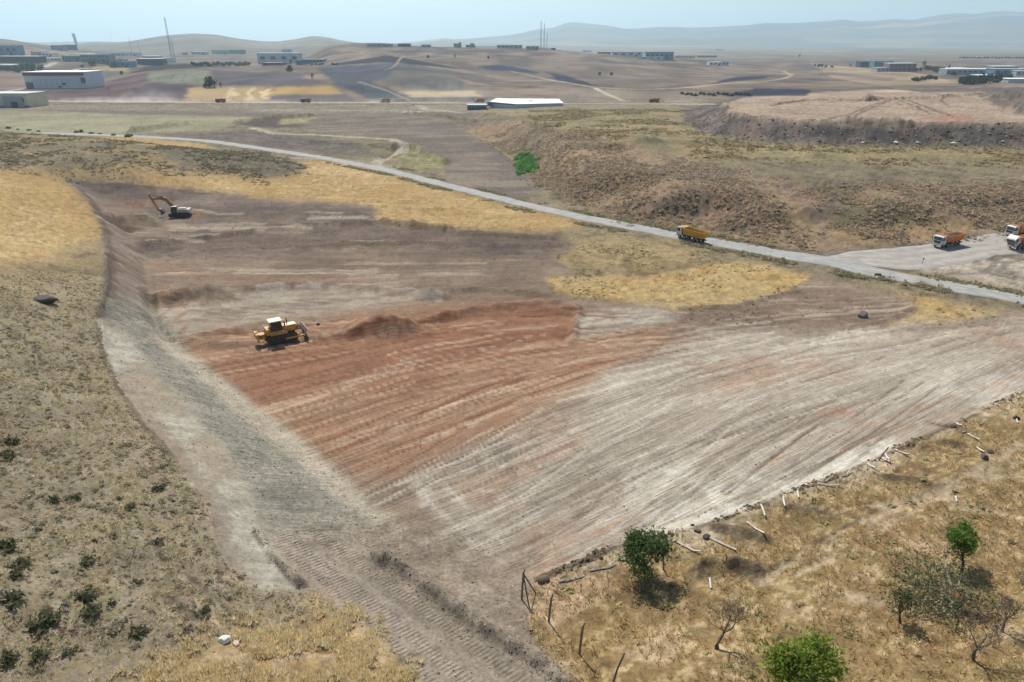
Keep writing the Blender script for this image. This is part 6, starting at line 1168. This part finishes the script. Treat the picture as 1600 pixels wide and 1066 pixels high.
# ------------------------------------------------------------------ dust and haze
def dust(x0, x1, yb, hpx, dens, seed):
    X, Y, Zb = at((x0 + x1) / 2, yb); s = (Y * cp + (CAM_H - Zb) * sp) / FPX; w = (x1 - x0) * s / 2; h = hpx * s
    bm = bmesh.new(); bmesh.ops.create_icosphere(bm, subdivisions=3, radius=1.0)
    for v in bm.verts: v.co.x *= w; v.co.y *= 9; v.co.z = v.co.z * h
    me = bpy.data.meshes.new('dust_cloud'); bm.to_mesh(me); bm.free(); o = bpy.data.objects.new('dust_cloud', me); C.objects.link(o); o.location = (X, Y, Zb + h * .3)
    m = bpy.data.materials.new('dust'); m.use_nodes = True; nt = m.node_tree; nt.nodes.clear(); out = nt.nodes.new('ShaderNodeOutputMaterial'); pv = nt.nodes.new('ShaderNodeVolumePrincipled'); pv.inputs['Color'].default_value = (.93, .86, .78, 1); pv.inputs['Anisotropy'].default_value = .2
    tc_ = node(nt, 'ShaderNodeTexCoord'); mp_ = node(nt, 'ShaderNodeMapping'); mp_.inputs['Scale'].default_value = (1 / w, 1 / 9, 1 / h); nt.links.new(tc_.outputs['Object'], mp_.inputs['Vector']); ln = node(nt, 'ShaderNodeVectorMath', operation='LENGTH'); nt.links.new(mp_.outputs[0], ln.inputs[0])
    n = node(nt, 'ShaderNodeTexNoise'); n.inputs['Scale'].default_value = .09; n.inputs['Detail'].default_value = 4; nt.links.new(tc_.outputs['Object'], n.inputs['Vector'])
    f = mathn(nt, 'MULTIPLY', mathn(nt, 'SUBTRACT', 1.0, ln.outputs['Value'], clamp=True), mathn(nt, 'MULTIPLY_ADD', mathn(nt, 'SUBTRACT', n.outputs['Fac'], .5), 5.0, .7, clamp=True)); nt.links.new(mathn(nt, 'MULTIPLY', f, dens), pv.inputs['Density'])
    nt.links.new(pv.outputs[0], out.inputs['Volume']); me.materials.append(m); tag(o, 'pale dust drifting above the far haul road', 'dust', kind='stuff')
for k, (a, b_, h, d) in enumerate([(60, 330, 8, .09), (180, 290, 18, .05), (350, 470, 5, .06), (560, 620, 6, .06), (590, 800, 30, .03), (755, 800, 8, .08), (1020, 1110, 9, .05), (850, 1010, 24, .02)]): dust(a, b_, 160.5, h, d, k)
hb = bpy.data.meshes.new('haze'); z0, z1 = -60.0, 900.0; xa, xb, ya, yb_ = -72000, 72000, -500, 27800
hb.from_pydata([(xa,ya,z0),(xb,ya,z0),(xb,yb_,z0),(xa,yb_,z0),(xa,ya,z1),(xb,ya,z1),(xb,yb_,z1),(xa,yb_,z1)], [], [(3,2,1,0),(4,5,6,7),(0,1,5,4),(1,2,6,5),(2,3,7,6),(3,0,4,7)])
m = bpy.data.materials.new('haze'); m.use_nodes = True; nt = m.node_tree; nt.nodes.clear(); out = nt.nodes.new('ShaderNodeOutputMaterial'); pv = nt.nodes.new('ShaderNodeVolumePrincipled')
pv.inputs['Color'].default_value = HAZE_COL; pv.inputs['Density'].default_value = HAZE_DEN; pv.inputs['Anisotropy'].default_value = .45; nt.links.new(pv.outputs[0], out.inputs['Volume']); hb.materials.append(m)
hz_o = bpy.data.objects.new('haze', hb); C.objects.link(hz_o); tag(hz_o, 'thin blue summer haze filling the valley air', 'haze', kind='stuff')
